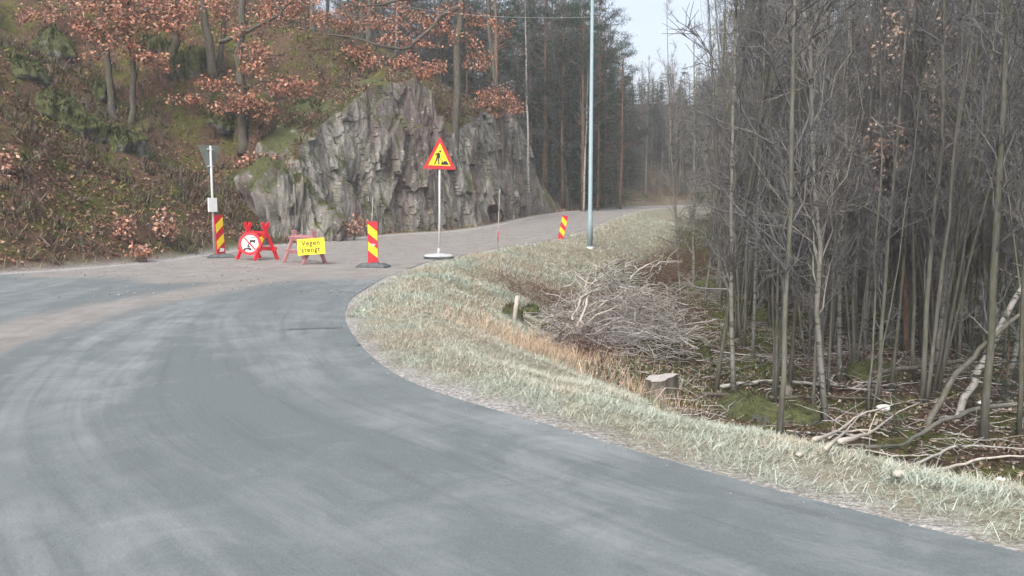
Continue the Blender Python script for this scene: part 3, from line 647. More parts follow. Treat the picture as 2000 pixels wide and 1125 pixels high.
# yellow text panel
c = at(607.5, 481.5, pp2[1] - .62); s = c[1] / FPX
t = tag(empty('text_sign', c, facing(c, -20)), 'tilted yellow panel reading Vegen stengt hung on the faded trestle barrier', 'road sign')
m = MB(); w_, h_ = .36, .205
m.prism(rnd([(-w_, -h_), (w_, -h_), (w_, h_), (-w_, h_)], .02), .012, (0, 0, 0)); panel = m.build('panel', M_yellow, t, smooth=False); panel.rotation_euler = (R(-5), R(-4.5), 0)
for word, x, z in (('Vegen', -.245, .035), ('stengt', -.26, -.135)):
    cu = bpy.data.curves.new('lettering', 'FONT'); cu.body = word; cu.size = .175; cu.extrude = .0015; cu.offset = .003; cu.space_character = 1.13
    tmp = bpy.data.objects.new('lettering', cu); C.objects.link(tmp)
    me = bpy.data.meshes.new_from_object(tmp.evaluated_get(bpy.context.evaluated_depsgraph_get())); bpy.data.objects.remove(tmp); bpy.data.curves.remove(cu)
    me.materials.clear(); me.materials.append(M_black)
    o = link('lettering', me, panel, (x, -.002, z)); o.rotation_euler = (R(90), 0, 0)
m = MB()
for x in (-.29, .29):
    m = MB(); m.box((x, .03, .165), (.03, .06, .02)); m.box((x, .066, .145), (.03, .012, .06)); m.build('hook', M_galv, panel, smooth=False)

# lamp post
p = ground_at(1152, 484); p[2] -= .05
t = tag(empty('lamp_post', p, R(-20)), 'tall slim blue grey steel lamp post on the grass beside the gravel road', 'lamp post')
m = MB(); m.tube([(0, 0, 0), (0, 0, 1.2), (0, 0, 1.22), (0, 0, 9.6)], [.105, .10, .085, .055], 16); m.build('pole', M_lamp, t)
m = MB(); m.tube([(0, 0, -.1), (0, 0, .09), (0, 0, .1)], [.17, .17, .12], 12); m.build('base_collar', M_galv, t)
m = MB(); m.tube([(0, 0, 9.5), (-.1, .0, 9.75), (-.5, 0, 9.9), (-1.3, 0, 9.98)], .035, 8); arm = m.build('arm', M_lamp, t)
m = MB(); m.box((-1.55, 0, 9.97), (.6, .26, .12), bev=.3); m.build('luminaire', M_galv, arm, smooth=False)
LP = p
# overhead cable from the lamp post towards the hillside
q = at(560, -60, 52); a_ = LP + np.array([0, 0, 8.7]); m = MB()
u_ = np.linspace(0, 1, 24)[:, None]; m.tube(a_ * (1 - u_) + q * u_ - np.array([0, 0, .9]) * 4 * u_ * (1 - u_), .005, 4)
tag(m.build('overhead_cable', M_galv), 'thin grey overhead cable running from the lamp post to the wooded hillside', 'cable')

def stake(px, py, topx, topy, label):
    p = on_road(px, py); q = at(topx, topy, p[1]); m = MB(); v = q - p
    t = tag(empty('snow_stake', p), label, 'stake', 'thin snow stakes along the gravel road')
    m.tube([(0, 0, -.1), tuple(v * .45), tuple(v)], [.015, .013, .010], 6); m.build('rod', M_deadwood, t)
    m = MB(); m.tube([tuple(v * .12), tuple(v * .3)], .017, 6); m.build('reflector_band', M_red, t)
stake(972, 487, 976, 370, 'thin pale snow stake on the right edge of the gravel road')
stake(725, 474, 728, 386, 'thin brown snow stake at the cliff foot behind the middle marker board')

# ------------------------------------------------------------------ trees and plants: builders
def rdir(n, el, spread, r):
    az = r.uniform(0, 2 * np.pi, n); e = R(el) + r.normal(0, R(spread), n)
    return np.stack([np.cos(az) * np.cos(e), np.sin(az) * np.cos(e), np.sin(e)], 1)
def sticks(mb, P, D, r0, r1=None, seg=3, curve=None, jit=0.05, sides=3, col=None, r=None):
    """many tapering sticks at once; returns a function giving points along them"""
    r = r or rng; P = np.asarray(P, float); D = np.asarray(D, float); n = len(P)
    r0 = np.broadcast_to(np.asarray(r0, float), (n,)); r1 = r0 * 0.35 if r1 is None else np.broadcast_to(r1, (n,))
    L = np.linalg.norm(D, axis=1); t = np.linspace(0, 1, seg + 1)
    cv = np.zeros((n, 3)) if curve is None else np.asarray(curve, float)
    X = P[:, None] + D[:, None] * t[None, :, None] + cv[:, None] * (t ** 2)[None, :, None]
    J = r.normal(size=(n, seg + 1, 3)) * (L * jit)[:, None, None]; J[:, 0] = 0; X = X + J
    d = unit(D); ref = np.where(np.abs(d[:, 2:3]) > .8, np.array([[1.0, 0, 0]]), np.array([[0, 0, 1.0]]))
    A = unit(np.cross(d, ref)); B = np.cross(d, A); a = np.arange(sides) * 2 * np.pi / sides
    rad = r0[:, None] * (1 - t) + r1[:, None] * t
    V = X[:, :, None] + rad[:, :, None, None] * (np.cos(a)[None, None, :, None] * A[:, None, None] + np.sin(a)[None, None, :, None] * B[:, None, None])
    base = (np.arange(n) * (seg + 1) * sides)[:, None, None]; i = (np.arange(seg) * sides)[None, :, None]; j = np.arange(sides)[None, None]; j2 = (j + 1) % sides
    Q = np.stack([base + i + j, base + i + j2, base + i + sides + j2, base + i + sides + j], -1).reshape(-1, 4)
    c = np.ones(3) if col is None else (np.repeat(col, (seg + 1) * sides, 0) if np.ndim(col) == 2 else col)
    mb.add(V.reshape(-1, 3), quads=Q, col=c)
    def along(k, tt):
        f = tt * seg; a_ = np.clip(f.astype(int), 0, seg - 1); u = (f - a_)[:, None]; return X[k, a_] * (1 - u) + X[k, a_ + 1] * u
    return along
def bare_tree(seed, h, r0, nb=26, nt=150, ntt=500, cr=.2, t0=.15, el=42, wob=.02, name='sapling', tm=None, cm=None, lean=None, tw=1.0, sides=8, stems=1):
    """trunk mesh and crown mesh of a leafless tree"""
    r = np.random.default_rng(seed); n = 16; t = np.linspace(0, 1, n)
    w = np.cumsum(r.normal(0, wob * h / n * 1.6, (n, 2)), 0); w -= w[0]
    if lean is not None: w = w * .6 + np.asarray(lean)
    P = np.stack([w[:, 0], w[:, 1], t * h - .15], 1); rad = r0 * (1 - t * .86) ** .9; rad[0] *= 1.35; rad[1] *= 1.04
    a = MB(); a.tube(P, rad, sides)
    for j in range(stems - 1):     # further stems from the same foot
        az = r.uniform(0, 6.3); o_ = np.array([math.cos(az), math.sin(az)]); P2 = P.copy(); P2[:, :2] = o_ * (.06 + t[:, None] * r.uniform(.5, 1.3)) + np.cumsum(r.normal(0, wob * h / n * 1.5, (n, 2)), 0) * t[:, None] ** .5; P2[:, 2] = t * h * r.uniform(.75, .95) - .15
        a.tube(P2, rad * r.uniform(.6, .9), sides)
    tm_ = a.mesh(name + '_trunk', tm or M_greybark)
    b = MB(); tb = np.sort(r.uniform(t0, .98, nb)); i = tb * (n - 1); k = i.astype(int); u = (i - k)[:, None]
    S = P[k] * (1 - u) + P[np.minimum(k + 1, n - 1)] * u; rb = np.interp(tb, t, rad)
    L = cr * h * (1.05 - tb * .75) * r.uniform(.45, 1.1, nb) * np.clip((tb - t0) * 6 + .35, 0, 1)
    D = rdir(nb, el, 16, r) * L[:, None]; cu = np.array([[0, 0, .22]]) * L[:, None]
    f = sticks(b, S, D, np.minimum(rb * .5, .02 + .006 * h * .1) * 1.0, .003 * tw, 5, cu, .04, 4, r=r)
    kb = r.choice(nb, nt, p=L / L.sum()); tt = r.uniform(.15, 1, nt); S2 = f(kb, tt)
    D2 = unit(unit(D[kb]) * .8 + r.normal(size=(nt, 3)) * .55 + np.array([0, 0, .25])) * (L[kb] * r.uniform(.22, .55, nt) * (1.1 - tt * .5))[:, None]
    f2 = sticks(b, S2, D2, .006 * tw, .0025 * tw, 3, None, .05, 3, r=r)
    kc = r.integers(0, nt, ntt); tt = r.uniform(.1, 1, ntt); S3 = f2(kc, tt)
    D3 = unit(unit(D2[kc]) * .7 + r.normal(size=(ntt, 3)) * .6 + np.array([0, 0, .2])) * (np.linalg.norm(D2[kc], axis=1) * r.uniform(.25, .7, ntt) + .08)[:, None]
    sticks(b, S3, D3, .0035 * tw, .0018 * tw, 2, None, .05, 3, r=r)
    return tm_, b.mesh(name + '_crown', cm or M_twig)
def plant(name, tm, cm, loc, label, cat, group=None, rz=0, sc=1.0, tilt=(0, 0), parts=('trunk', 'crown')):
    e = bpy.data.objects.new(name, None); C.objects.link(e); e.empty_display_size = .3
    e.location = loc; e.rotation_euler = (tilt[0], tilt[1], rz); e.scale = (sc,) * 3
    tag(e, label, cat, group); link(parts[0], tm, e)
    if cm is not None: link(parts[1], cm, e)
    return e
def conifer(seed, h, r0, spruce=True, name='spruce'):
    r = np.random.default_rng(seed); a = MB(); t = np.linspace(0, 1, 10)
    P = np.stack([np.cumsum(r.normal(0, .03, 10)), np.cumsum(r.normal(0, .03, 10)), t * h - .2], 1); a.tube(P, r0 * (1 - .93 * t), 8)
    tm = a.mesh(name + '_trunk', M_pinebark)
    b = MB(); greens = np.array([[.030, .052, .036], [.022, .042, .034], [.040, .064, .042], [.034, .060, .054]])
    if spruce:
        nb = int(h * 17); tb = r.uniform(.03, .99, nb) ** .9; L = (.24 * h * (1 - tb) ** .8 + .12) * r.uniform(.55, 1.1, nb)
        S = np.stack([np.interp(tb, t, P[:, 0]), np.interp(tb, t, P[:, 1]), tb * h], 1); D = rdir(nb, -4, 9, r) * L[:, None]
        f = sticks(b, S, D, .012, .004, 3, np.array([[0, 0, .05]]) * L[:, None], .02, 3, np.array([.10, .085, .07]), r=r)
        w = L / L.sum(); n = int(h * 620); k = r.choice(nb, n, p=w); tt = r.uniform(.08, 1, n); Q = f(k, tt)
        side = unit(unit(D[k]) * .7 + r.normal(size=(n, 3)) * np.array([.75, .75, .25]) + np.array([0, 0, -.25])) * r.uniform(.10, .34, (n, 1))
        b.blades(Q, side, r.uniform(.025, .06, n), greens[r.integers(0, 4, n)] * r.uniform(.7, 1.3, (n, 1)))
    else:
        nb = 40; tb = r.uniform(.33, .99, nb); L = (.26 * h * (1 - tb) ** .6 + .4) * r.uniform(.5, 1.05, nb)
        S = np.stack([np.interp(tb, t, P[:, 0]), np.interp(tb, t, P[:, 1]), tb * h], 1); D = rdir(nb, 18, 16, r) * L[:, None]
        f = sticks(b, S, D, .045, .012, 4, np.array([[0, 0, .18]]) * L[:, None], .05, 4, np.array([.16, .10, .07]), r=r)
        nc = 270; k = r.choice(nb, nc, p=L / L.sum()); tt = r.uniform(.4, 1.02, nc); Q = f(k, np.minimum(tt, 1)) + r.normal(0, .22, (nc, 3)) * np.array([1, 1, .5])
        m = 46; Q2 = np.repeat(Q, m, 0) + r.normal(0, .17, (nc * m, 3)) * np.array([1.2, 1.2, .55]); dr = unit(r.normal(size=(nc * m, 3)) + np.array([0, 0, .5])) * r.uniform(.10, .24, (nc * m, 1))
        b.blades(Q2, dr, r.uniform(.018, .04, nc * m), greens[r.integers(0, 4, nc * m)] * r.uniform(.75, 1.45, (nc * m, 1)))
    return tm, b.mesh(name + '_crown', M_needle)
RUSSET = np.array([[.34, .145, .085], [.40, .19, .122], [.27, .112, .068], [.375, .212, .152], [.225, .10, .065], [.455, .252, .18]])
def russet(n, r): return RUSSET[r.integers(0, len(RUSSET), n)] * r.uniform(.7, 1.2, (n, 1))
def oak(trunks, sprays, depth, label, seed, extra_limbs=()):
    """trunks: [(radius_px, [(px, py) ...])]; sprays: (px, py, depth offset, half width, half height, leaves)"""
    r = np.random.default_rng(seed)
    def foot(px, py):
        if not depth: return ground_at(px, py)
        b = at(px, py, depth); b[2] = float(H(b[0], b[1])); return b
    base = foot(*trunks[0][1][0]); Y0 = base[1]
    e = tag(empty('oak_tree', base), label, 'tree', 'oaks with dry russet leaves on the hillside')
    allp = []
    for wpx, pts in trunks:
        b0 = foot(*pts[0]); q = [b0 - base - np.array([0, 0, .3])] + [at(px, py, b0[1]) - base for px, py in pts[1:]]
        q = np.array(q); s = np.linspace(0, len(q) - 1, len(q) * 4); qq = np.stack([np.interp(s, np.arange(len(q)), q[:, c]) for c in range(3)], 1)
        qq[1:-1] += r.normal(0, .025, (len(qq) - 2, 3)); rad = wpx / FPX * b0[1] * np.linspace(1, .62, len(qq)); rad[0] *= 1.5; rad[1] *= 1.15
        m = MB(); m.tube(qq, rad, 9); m.build('trunk', M_oakbark, e); allp.append(qq)
    allp = np.concatenate(allp); fol = MB(); lim = MB()
    for wpx, pts in extra_limbs:
        q = np.array([at(px, py, Y0 + dy) - base for px, py, dy in pts]); s = np.linspace(0, len(q) - 1, len(q) * 4)
        qq = np.stack([np.interp(s, np.arange(len(q)), q[:, c]) for c in range(3)], 1); qq[1:-1] += r.normal(0, .03, (len(qq) - 2, 3))
        lim.tube(qq, wpx / FPX * Y0 * np.linspace(1, .3, len(qq)), 6); allp = np.concatenate([allp, qq])
    for px, py, dy, rx, rz_, nl in sprays:
        c = at(px, py, Y0 + dy) - base
        cost = np.linalg.norm(allp - c, axis=1) + 1.2 * np.abs(allp[:, 2] + .35 - c[2]); a_ = allp[np.argmin(cost)]
        u = np.linspace(0, 1, 7)[:, None]; pth = a_ * (1 - u) + c * u + np.array([0, 0, .25]) * np.sin(np.pi * u) * min(1, np.linalg.norm(c - a_)); pth[1:-1] += r.normal(0, .04, (5, 3))
        ln = np.linalg.norm(c - a_); lim.tube(pth, np.linspace(.012 + .009 * ln, .007, 7), 5)
        k = max(7, nl // 9); ang = r.uniform(0, 2 * np.pi, k); rr = np.sqrt(r.uniform(0.02, 1, k))
        T = c + np.stack([np.cos(ang) * rr * rx, np.sin(ang) * rr * rx, r.normal(0, .4, k) * rz_ - .12 * rr * rx], 1)
        S = pth[r.integers(3, 7, k)]; sticks(lim, S, T - S, .007, .003, 3, None, .05, 3, r=r)
        per = r.poisson(1.85 * nl / k, k); L_ = np.repeat(T, per, 0); n = len(L_)
        fol.leaves(L_ + r.normal(0, .13, (n, 3)) * np.array([1.25, 1.25, .8]), r.uniform(.09, .18, n), russet(n, r), up=.5, droop=.5)
    lim.build('limbs', M_oakbark, e); fol.build('foliage', M_leaf, e)
    return e

# ------------------------------------------------------------------ oaks on the slope
oak([(9, [(476, 292), (472, 200), (468, 100), (474, 0), (478, -130)])],
    [(430, 160, -.5, .75, .22, 130), (398, 160, -.3, .5, .2, 70), (500, 130, -.8, .6, .35, 130), (498, 95, -.5, .6, .3, 120), (560, 168, -.4, .8, .25, 170), (595, 165, -.2, .6, .3, 120), (480, 185, -1, .8, .3, 170), (448, 205, -.6, .6, .2, 90),
     (505, 205, -.8, .6, .3, 120), (520, 225, -.5, .35, .2, 40), (365, 190, .2, .9, .2, 90), (440, 15, .4, .5, .3, 80), (470, 60, -.3, .5, .3, 60), (515, 30, .5, .6, .3, 80), (490, 310, -1.2, .5, .3, 60), (525, 318, -1.0, .4, .3, 50)],
    0, 'oak with thick straight trunk and russet leaf sprays behind the give way sign', 1)
oak([(7, [(222, 234), (214, 150), (203, 60), (192, -60)]), (6, [(257, 242), (262, 150), (252, 60), (240, -40)])],
    [(215, 48, -.4, .7, .35, 170), (252, 35, -.5, .7, .4, 190), (292, 28, 0, .8, .4, 200), (332, 52, 0, .7, .4, 170), (345, 22, .3, .6, .4, 130), (238, 84, -.5, .7, .3, 150), (282, 104, -.3, .6, .3, 140), (305, 122, -.2, .5, .25, 90),
     (185, 62, -.2, .5, .4, 120), (200, 12, 0, .8, .4, 190), (262, -2, 0, .8, .4, 170), (312, -6, .2, .8, .4, 160), (165, 40, .2, .4, .4, 70), (180, 110, .2, .5, .25, 50)],
    0, 'oak with two slim trunks under a wide russet crown on the upper left slope', 2)
oak([(8, [(338, 142), (343, 60), (350, -20), (352, -120)])],
    [(300, 5, .3, .8, .4, 150), (352, 18, -.3, .7, .4, 120), (95, 22, 1.5, .9, .4, 100), (130, 5, 1, .9, .4, 100), (60, 30, 1.4, .8, .4, 70), (375, -8, .2, .8, .4, 100)], 0, 'oak with straight light trunk standing left of the mossy steep rock', 3)
oak([(9, [(416, 142), (409, 90), (396, 20), (385, -80)]), (6, [(424, 138), (432, 88), (440, 20), (446, -80)])],
    [(430, 5, 0, .8, .4, 120), (545, 20, 0, .8, .3, 110), (560, -10, .2, .9, .4, 130), (390, 25, 0, .5, .4, 60), (600, 10, .5, .9, .35, 130), (500, 5, .3, .6, .3, 70)], 0, 'dark forked oak right of the mossy steep rock with a crooked side limb', 4,
    extra_limbs=[(4.5, [(430, 82, 0), (470, 68, -.2), (505, 50, -.3), (545, 28, -.4), (580, -10, -.5)])])
oak([(8, [(884, 180), (893, 100), (901, 10), (905, -100)])],
    [(640, 32, -.6, .9, .4, 170), (690, 45, -.5, .9, .4, 200), (738, 48, -.4, .8, .4, 190), (690, 98, -.9, .8, .3, 150), (738, 128, -1, 1.0, .35, 240), (790, 118, -.8, .9, .35, 230), (822, 140, -.7, .8, .3, 190), (850, 128, -.5, .6, .3, 140), (712, 112, -.9, .6, .25, 110),
     (762, 160, -1, .9, .25, 170), (800, 30, .2, 1.0, .5, 200), (860, 50, .2, .9, .4, 190), (902, 72, .2, .8, .4, 150), (932, 112, .3, .7, .4, 120), (880, 20, .3, .9, .4, 170), (742, 178, -.8, .7, .25, 110), (940, 40, .6, .8, .4, 120),
     (650, 150, -.4, .8, .25, 110), (612, 160, .2, .7, .25, 100), (820, 85, -.2, .8, .3, 130), (770, 75, -.4, .8, .3, 130), (700, 15, 0, .9, .4, 150), (760, -5, .3, 1.0, .4, 150)],
    40, 'spreading oak on the cliff top with dark crooked limbs and russet leaves', 5,
    extra_limbs=[(5, [(900, 12, 0), (862, 30, -.2), (835, 62, -.4), (795, 95, -.6), (745, 90, -.7), (690, 72, -.8), (640, 68, -.9)]), (4, [(902, -20, 0), (840, -4, 0), (775, 3, 0), (720, 12, 0), (660, 8, 0)]), (2, [(780, 97, -.6), (755, 128, -.9), (735, 160, -1)]), (2, [(650, -20, -.5), (675, 20, -.7), (700, 55, -.8), (740, 80, -.9)])])
oak([(5, [(985, 236), (978, 200), (966, 150), (955, 60), (950, -40)])],
    [(962, 198, -.3, .8, .4, 190), (992, 195, -.4, .7, .4, 180), (1004, 212, -.5, .5, .3, 110), (975, 175, -.2, .7, .35, 130), (945, 182, 0, .5, .3, 90), (955, 225, -.3, .6, .25, 90), (985, 60, .3, .8, .4, 90), (940, 130, .4, .7, .4, 90)],
    46, 'small oak with a dense russet clump on the right end of the cliff', 6)
def oak_sapling(px, py, hpx, wpx, n, label, seed):
    r = np.random.default_rng(seed); b = ground_at(px, py); s = b[1] / FPX; h = hpx * s; w = wpx * s / 2
    e = tag(empty('oak_sapling', b), label, 'sapling', 'young oaks holding dry leaves')
    m = MB(); k = 7; T = np.stack([r.uniform(-.8, .8, k) * w, r.uniform(-.6, .6, k) * w, r.uniform(.45, .95, k) * h], 1); sticks(m, np.zeros((k, 3)) + r.normal(0, .03, (k, 3)), T, .012, .004, 4, None, .05, 4, r=r); m.build('stem', M_twig, e)
    m = MB(); q = np.repeat(T, 2 * n // k, 0); q = q * r.uniform(.45, 1.05, (len(q), 1)) + r.normal(0, .09, (len(q), 3)); m.leaves(q, r.uniform(.09, .16, len(q)), russet(len(q), r) * np.array([1.05, 1.2, 1.3]), up=.4, droop=.4); m.build('foliage', M_leaf, e)
for k, a_ in enumerate([(240, 470, 60, 55, 120, 'young russet oak in heather above the left road bend'), (325, 480, 75, 55, 110, 'young russet oak nearest the give way sign pole'), (272, 512, 38, 50, 80, 'low russet oak sprig at the left road edge'),
                        (14, 345, 60, 70, 90, 'bright russet oak sprig at the left picture edge on the slope'), (692, 470, 60, 75, 120, 'leaning russet oak sprout at the foot of the cliff between rock and marker'),
                        (515, 350, 50, 40, 60, 'russet oak sprout just above the mossy ledge behind the red barrier'), (880, 330, 45, 50, 55, 'russet oak sprout growing from a crack in the cliff'), (905, 300, 60, 40, 55, 'russet oak sprout in the cleft between the two cliff blocks')]):
    oak_sapling(*a_, 300 + k)

# ------------------------------------------------------------------ bare trees: prototypes
thin = [bare_tree(100 + k, 9.5 + .3 * k, .024 + .004 * (k % 5), 36, 240, 1100, .16, .10, 61, .03, 'sapling', [M_greybark, M_mossbark, M_softbark][k % 3], [M_twig, M_twig, M_paletwig][k % 3], stems=[2, 1, 1, 3, 2, 1, 2, 3, 1][k]) for k in range(9)]
big = [bare_tree(140 + k, 15 + .5 * k, .15 + .015 * k, 46, 420, 1500, .22, .22, 42, .02, 'bare_tree', [M_oakbark, M_greybark, M_pinebark][k % 3], M_twig, tw=2.0) for k in range(5)]
birch = [bare_tree(160 + k, 14, .10, 40, 320, 1100, .18, .3, 48, .018, 'birch', M_palebark, M_twig, tw=1.6) for k in range(2)]
spr = [conifer(180 + k, 12 + k, .14, True, 'spruce') for k in range(3)]
pin = [conifer(190 + k, 17 + k, .17, False, 'pine') for k in range(3)]
r = np.random.default_rng(77)
# slope behind the oaks
pts = []
for _ in range(9000):
    Y = r.uniform(30, 78); X = r.uniform(-.68, .03) * Y
    e_ = float(samp(EDGE, X, Y))
    if not near(LEFT, X, Y) or e_ < 9.5 or (Y < 44 and e_ < 13): continue
    if min([9] + [math.hypot(X - a, Y - b) for a, b in pts]) < 1.9: continue
    pts.append((X, Y))
    if len(pts) >= 95: break
for k, (X, Y) in enumerate(pts):
    m = big[k % 5] if k % 4 else birch[k % 2]
    plant('bare_tree' if k % 4 else 'birch_tree', *m, (X, Y, float(H(X, Y))), 'leafless grey tree in the wood high on the left slope' if k % 4 else 'slim pale birch in the wood high on the left slope', 'tree', 'bare trees on the upper slope' if k % 4 else 'birches on the upper slope', r.uniform(0, 6.3), r.uniform(.7, 1.1), (r.normal(0, .03), r.normal(0, .03)))
pts = []
for _ in range(5000):
    Y = r.uniform(58, 100); X = r.uniform(-.2, .085) * Y; e_ = float(samp(EDGE, X, Y))
    if not near(LEFT, X, Y) or e_ < 7 or min([9] + [math.hypot(X - a, Y - b) for a, b in pts]) < 1.9: continue
    pts.append((X, Y))
    if len(pts) >= 70: break
for k, (X, Y) in enumerate(pts):
    g = float(H(X, Y)); rz, sc = r.uniform(0, 6.3), r.uniform(.85, 1.2)
    if k % 3 == 0: plant('bare_tree', *big[k % 5], (X, Y, g), 'tall leafless tree in the wood behind the cliff', 'tree', 'bare trees behind the cliff', rz, sc)
    elif k % 3 == 1: plant('spruce_tree', *spr[k % 3], (X, Y, g), 'dark spruce in the wood behind the cliff and lamp post', 'tree', 'spruces behind the cliff', rz, sc)
    else: plant('pine_tree', *pin[(k // 3) % 3], (X, Y, g), 'dark green pine in the wood behind the cliff and lamp post', 'tree', 'pines behind the cliff', rz, sc * .9)
# single trunks one can point at
def trunk_at(name, meshes, px, py, label, sc=1.0, tilt=(0, 0), depth=None, group=None):
    if depth is None: b = ground_at(px, py)
    else:
        b = at(px, py, depth); b[2] = float(H(b[0], b[1]))
    plant(name, *meshes, b, label, 'tree', group, r.uniform(0, 6.3), sc, tilt)
trunk_at('birch_tree', birch[0], 1031, 240, 'white birch trunk rising from the right end of the cliff', .95, depth=50)
trunk_at('pine_tree', pin[0], 968, 160, 'reddish pine trunk left of the white birch behind the cliff', 1.0, depth=54)
trunk_at('birch_tree', birch[1], 1140, 345, 'leaning banded birch beside the lamp post', .8, (0, .05), depth=58)
trunk_at('birch_tree', birch[0], 537, 76, 'pale brown bare trunk high on the slope between two oaks', 1.1, depth=46)
trunk_at('bare_tree', big[1], 612, 100, 'dark bare trunk above the left part of the cliff', .8, depth=43)
trunk_at('bare_tree', big[3], 1110, 350, 'thick dark bare tree at the far road bank left of the lamp post', .9, (0, .12), depth=60)
# pines and mixed wood beyond the cliff, left of the far road
for k, (px, Y, kind, sc) in enumerate([(1060, 62, 1, 1.05), (1100, 66, 2, 1.1), (1138, 60, 0, 1.0), (1165, 70, 1, 1.05), (1192, 74, 2, .8), (1212, 66, 0, .78), (1085, 78, 2, 1.2), (1010, 70, 1, 1.15), (1040, 85, 0, 1.3), (1180, 82, 1, 1.1), (960, 66, 2, 1.1), (1126, 84, 0, 1.2)]):
    b = at(px, 390, Y); plant('pine_tree', *pin[kind], (b[0], Y, float(H(b[0], Y))), 'dark green pine in the wood behind the cliff and lamp post', 'tree', 'pines behind the cliff', r.uniform(0, 6.3), sc)
for k, (px, Y, sc) in enumerate([(1150, 64, 1.05), (1178, 70, 1.1), (1205, 68, .72), (1120, 74, 1.25), (1255, 100, .8), (1290, 108, .7), (1065, 62, .95), (1098, 60, 1.0), (1132, 68, 1.1), (1168, 61, .8), (1040, 70, 1.2), (1215, 88, .85), (1240, 92, .7), (1272, 96, .65), (1305, 104, .65), (1322, 98, .62)]):
    b = at(px, 390, Y); plant('spruce_tree', *spr[k % 3], (b[0], Y, float(H(b[0], Y))), 'dark spruce in the wood behind the cliff and lamp post', 'tree', 'spruces behind the cliff', r.uniform(0, 6.3), sc)
pts = []
for _ in range(5000):
    Y = r.uniform(58, 125); X = r.uniform(.02, .26) * Y; e_ = float(samp(EDGE, X, Y))
    if e_ < 3.0 or (near(RIGHT, X, Y) and (Y < 86 or X / Y < .2)) or min([9] + [math.hypot(X - a, Y - b) for a, b in pts]) < 2.0: continue
    pts.append((X, Y))
    if len(pts) >= 62: break
for k, (X, Y) in enumerate(pts):
    g = float(H(X, Y)); ht = 1.5 + (.165 + .02 * r.uniform(-1, 1)) * Y - g if X / Y > .12 else r.uniform(13, 18)
    if k % 5 == 0: plant('spruce_tree', *spr[k % 3], (X, Y, g), 'hazy green spruce in the far wood beyond the road bend', 'tree', 'far spruces beyond the road bend', r.uniform(0, 6.3), min(ht, 17) / (12 + k % 3))
    else: plant('bare_tree', *big[k % 5], (X, Y, g), 'hazy bare tree in the far wood beyond the road bend', 'tree', 'far bare trees beyond the road bend', r.uniform(0, 6.3), min(ht, 18) / (15 + .5 * (k % 5)))

pts = []
for _ in range(6000):
    Y = r.uniform(88, 142); X = r.uniform(.08, .30) * Y; e_ = float(samp(EDGE, X, Y))
    if e_ < 4 or not near(LEFT, X, Y) or min([9] + [math.hypot(X - a, Y - b) for a, b in pts]) < 1.8: continue
    pts.append((X, Y))
    if len(pts) >= 70: break
for k, (X, Y) in enumerate(pts):
    g = float(H(X, Y)); ht = np.clip(1.5 + r.uniform(.12, .17) * Y - g, 4.0, 15)
    if k % 3: plant('bare_tree', *big[k % 5], (X, Y, g), 'hazy bare tree in the far wood beyond the road bend', 'tree', 'far bare trees beyond the road bend', r.uniform(0, 6.3), ht / (15 + .5 * (k % 5)))
    else: plant('spruce_tree', *spr[k % 2], (X, Y, g), 'hazy green spruce in the far wood beyond the road bend', 'tree', 'far spruces beyond the road bend', r.uniform(0, 6.3), ht / (12 + k % 2))

# ------------------------------------------------------------------ thicket right of the road
PILE = ground_at(1200, 690)
special = [(1520, 852, 1548, 200, 15, 0, 'foremost straight sapling with mossy foot near the frosted verge'), (1540, 765, 1572, 250, 12, 0, 'straight sapling just behind the foremost one'),
           (1434, 770, 1447, 100, 14, 1, 'tall pale sapling at the left front of the thicket'), (1396, 765, 1475, 250, 12, 0, 'sapling leaning right beside the tall pale one'),
           (1588, 812, 1604, 300, 9, 0, 'thin dark sapling right of the foremost one'), (1640, 745, 1655, 100, 13, 1, 'pale topped sapling in the middle of the thicket'),
           (1714, 783, 1742, 400, 12, 0, 'dark sapling of the double clump in the middle'), (1738, 765, 1775, 350, 10, 0, 'curved sapling of the double clump in the middle'),
           (1787, 740, 1790, 200, 11, 0, 'straight sapling between the middle clump and the right trunk'), (1921, 868, 1960, 300, 22, 0, 'thickest dark trunk near the right picture edge'),
           (1872, 706, 1880, 250, 10, 0, 'slim trunk left of the thickest right one'), (1990, 850, 1998, 300, 13, 0, 'trunk cut by the right picture edge'),
           (1355, 560, 1352, 60, 9, 1, 'pale slender sapling leftmost at the edge of the thicket'), (1376, 590, 1420, 200, 7, 1, 'pale sapling with curving stem beside the leftmost one'),
           (1408, 600, 1384, 80, 7, 0, 'sapling leaning left above the mossy rock'), (1772, 690, 1772, 40, 15, 2, 'reddish brown pine like trunk with withered leaves'),
           (1470, 705, 1490, 120, 10, 1, 'grey curving sapling right of the tall pale one'), (1330, 610, 1310, 120, 5, 1, 'very thin pale sapling behind the brush pile')]
spos = []
for k, (px, py, tx, ty, w, kind, lab) in enumerate(special):
    b = ground_at(px, py); Y = b[1]; v = at(tx, ty, Y) - b; hh = r.uniform(8.5, 11); t = np.linspace(0, 1, 16)[:, None]
    lean = (v[:2] / v[2] * hh)[None] * t
    tm, cm = bare_tree(400 + k, hh, w / 2 / FPX * Y * .72, 34, 240, 1000, .15, .12, 60, .024, 'sapling', [[M_greybark, M_mossbark][k % 2], M_softbark, M_pinebark][kind], [M_twig, M_paletwig, M_twig][kind], lean)
    plant('sapling' if w < 18 else 'bare_tree', tm, cm, b, lab, 'tree'); spos.append((b[0], Y))
pts = list(spos); n0 = len(pts)
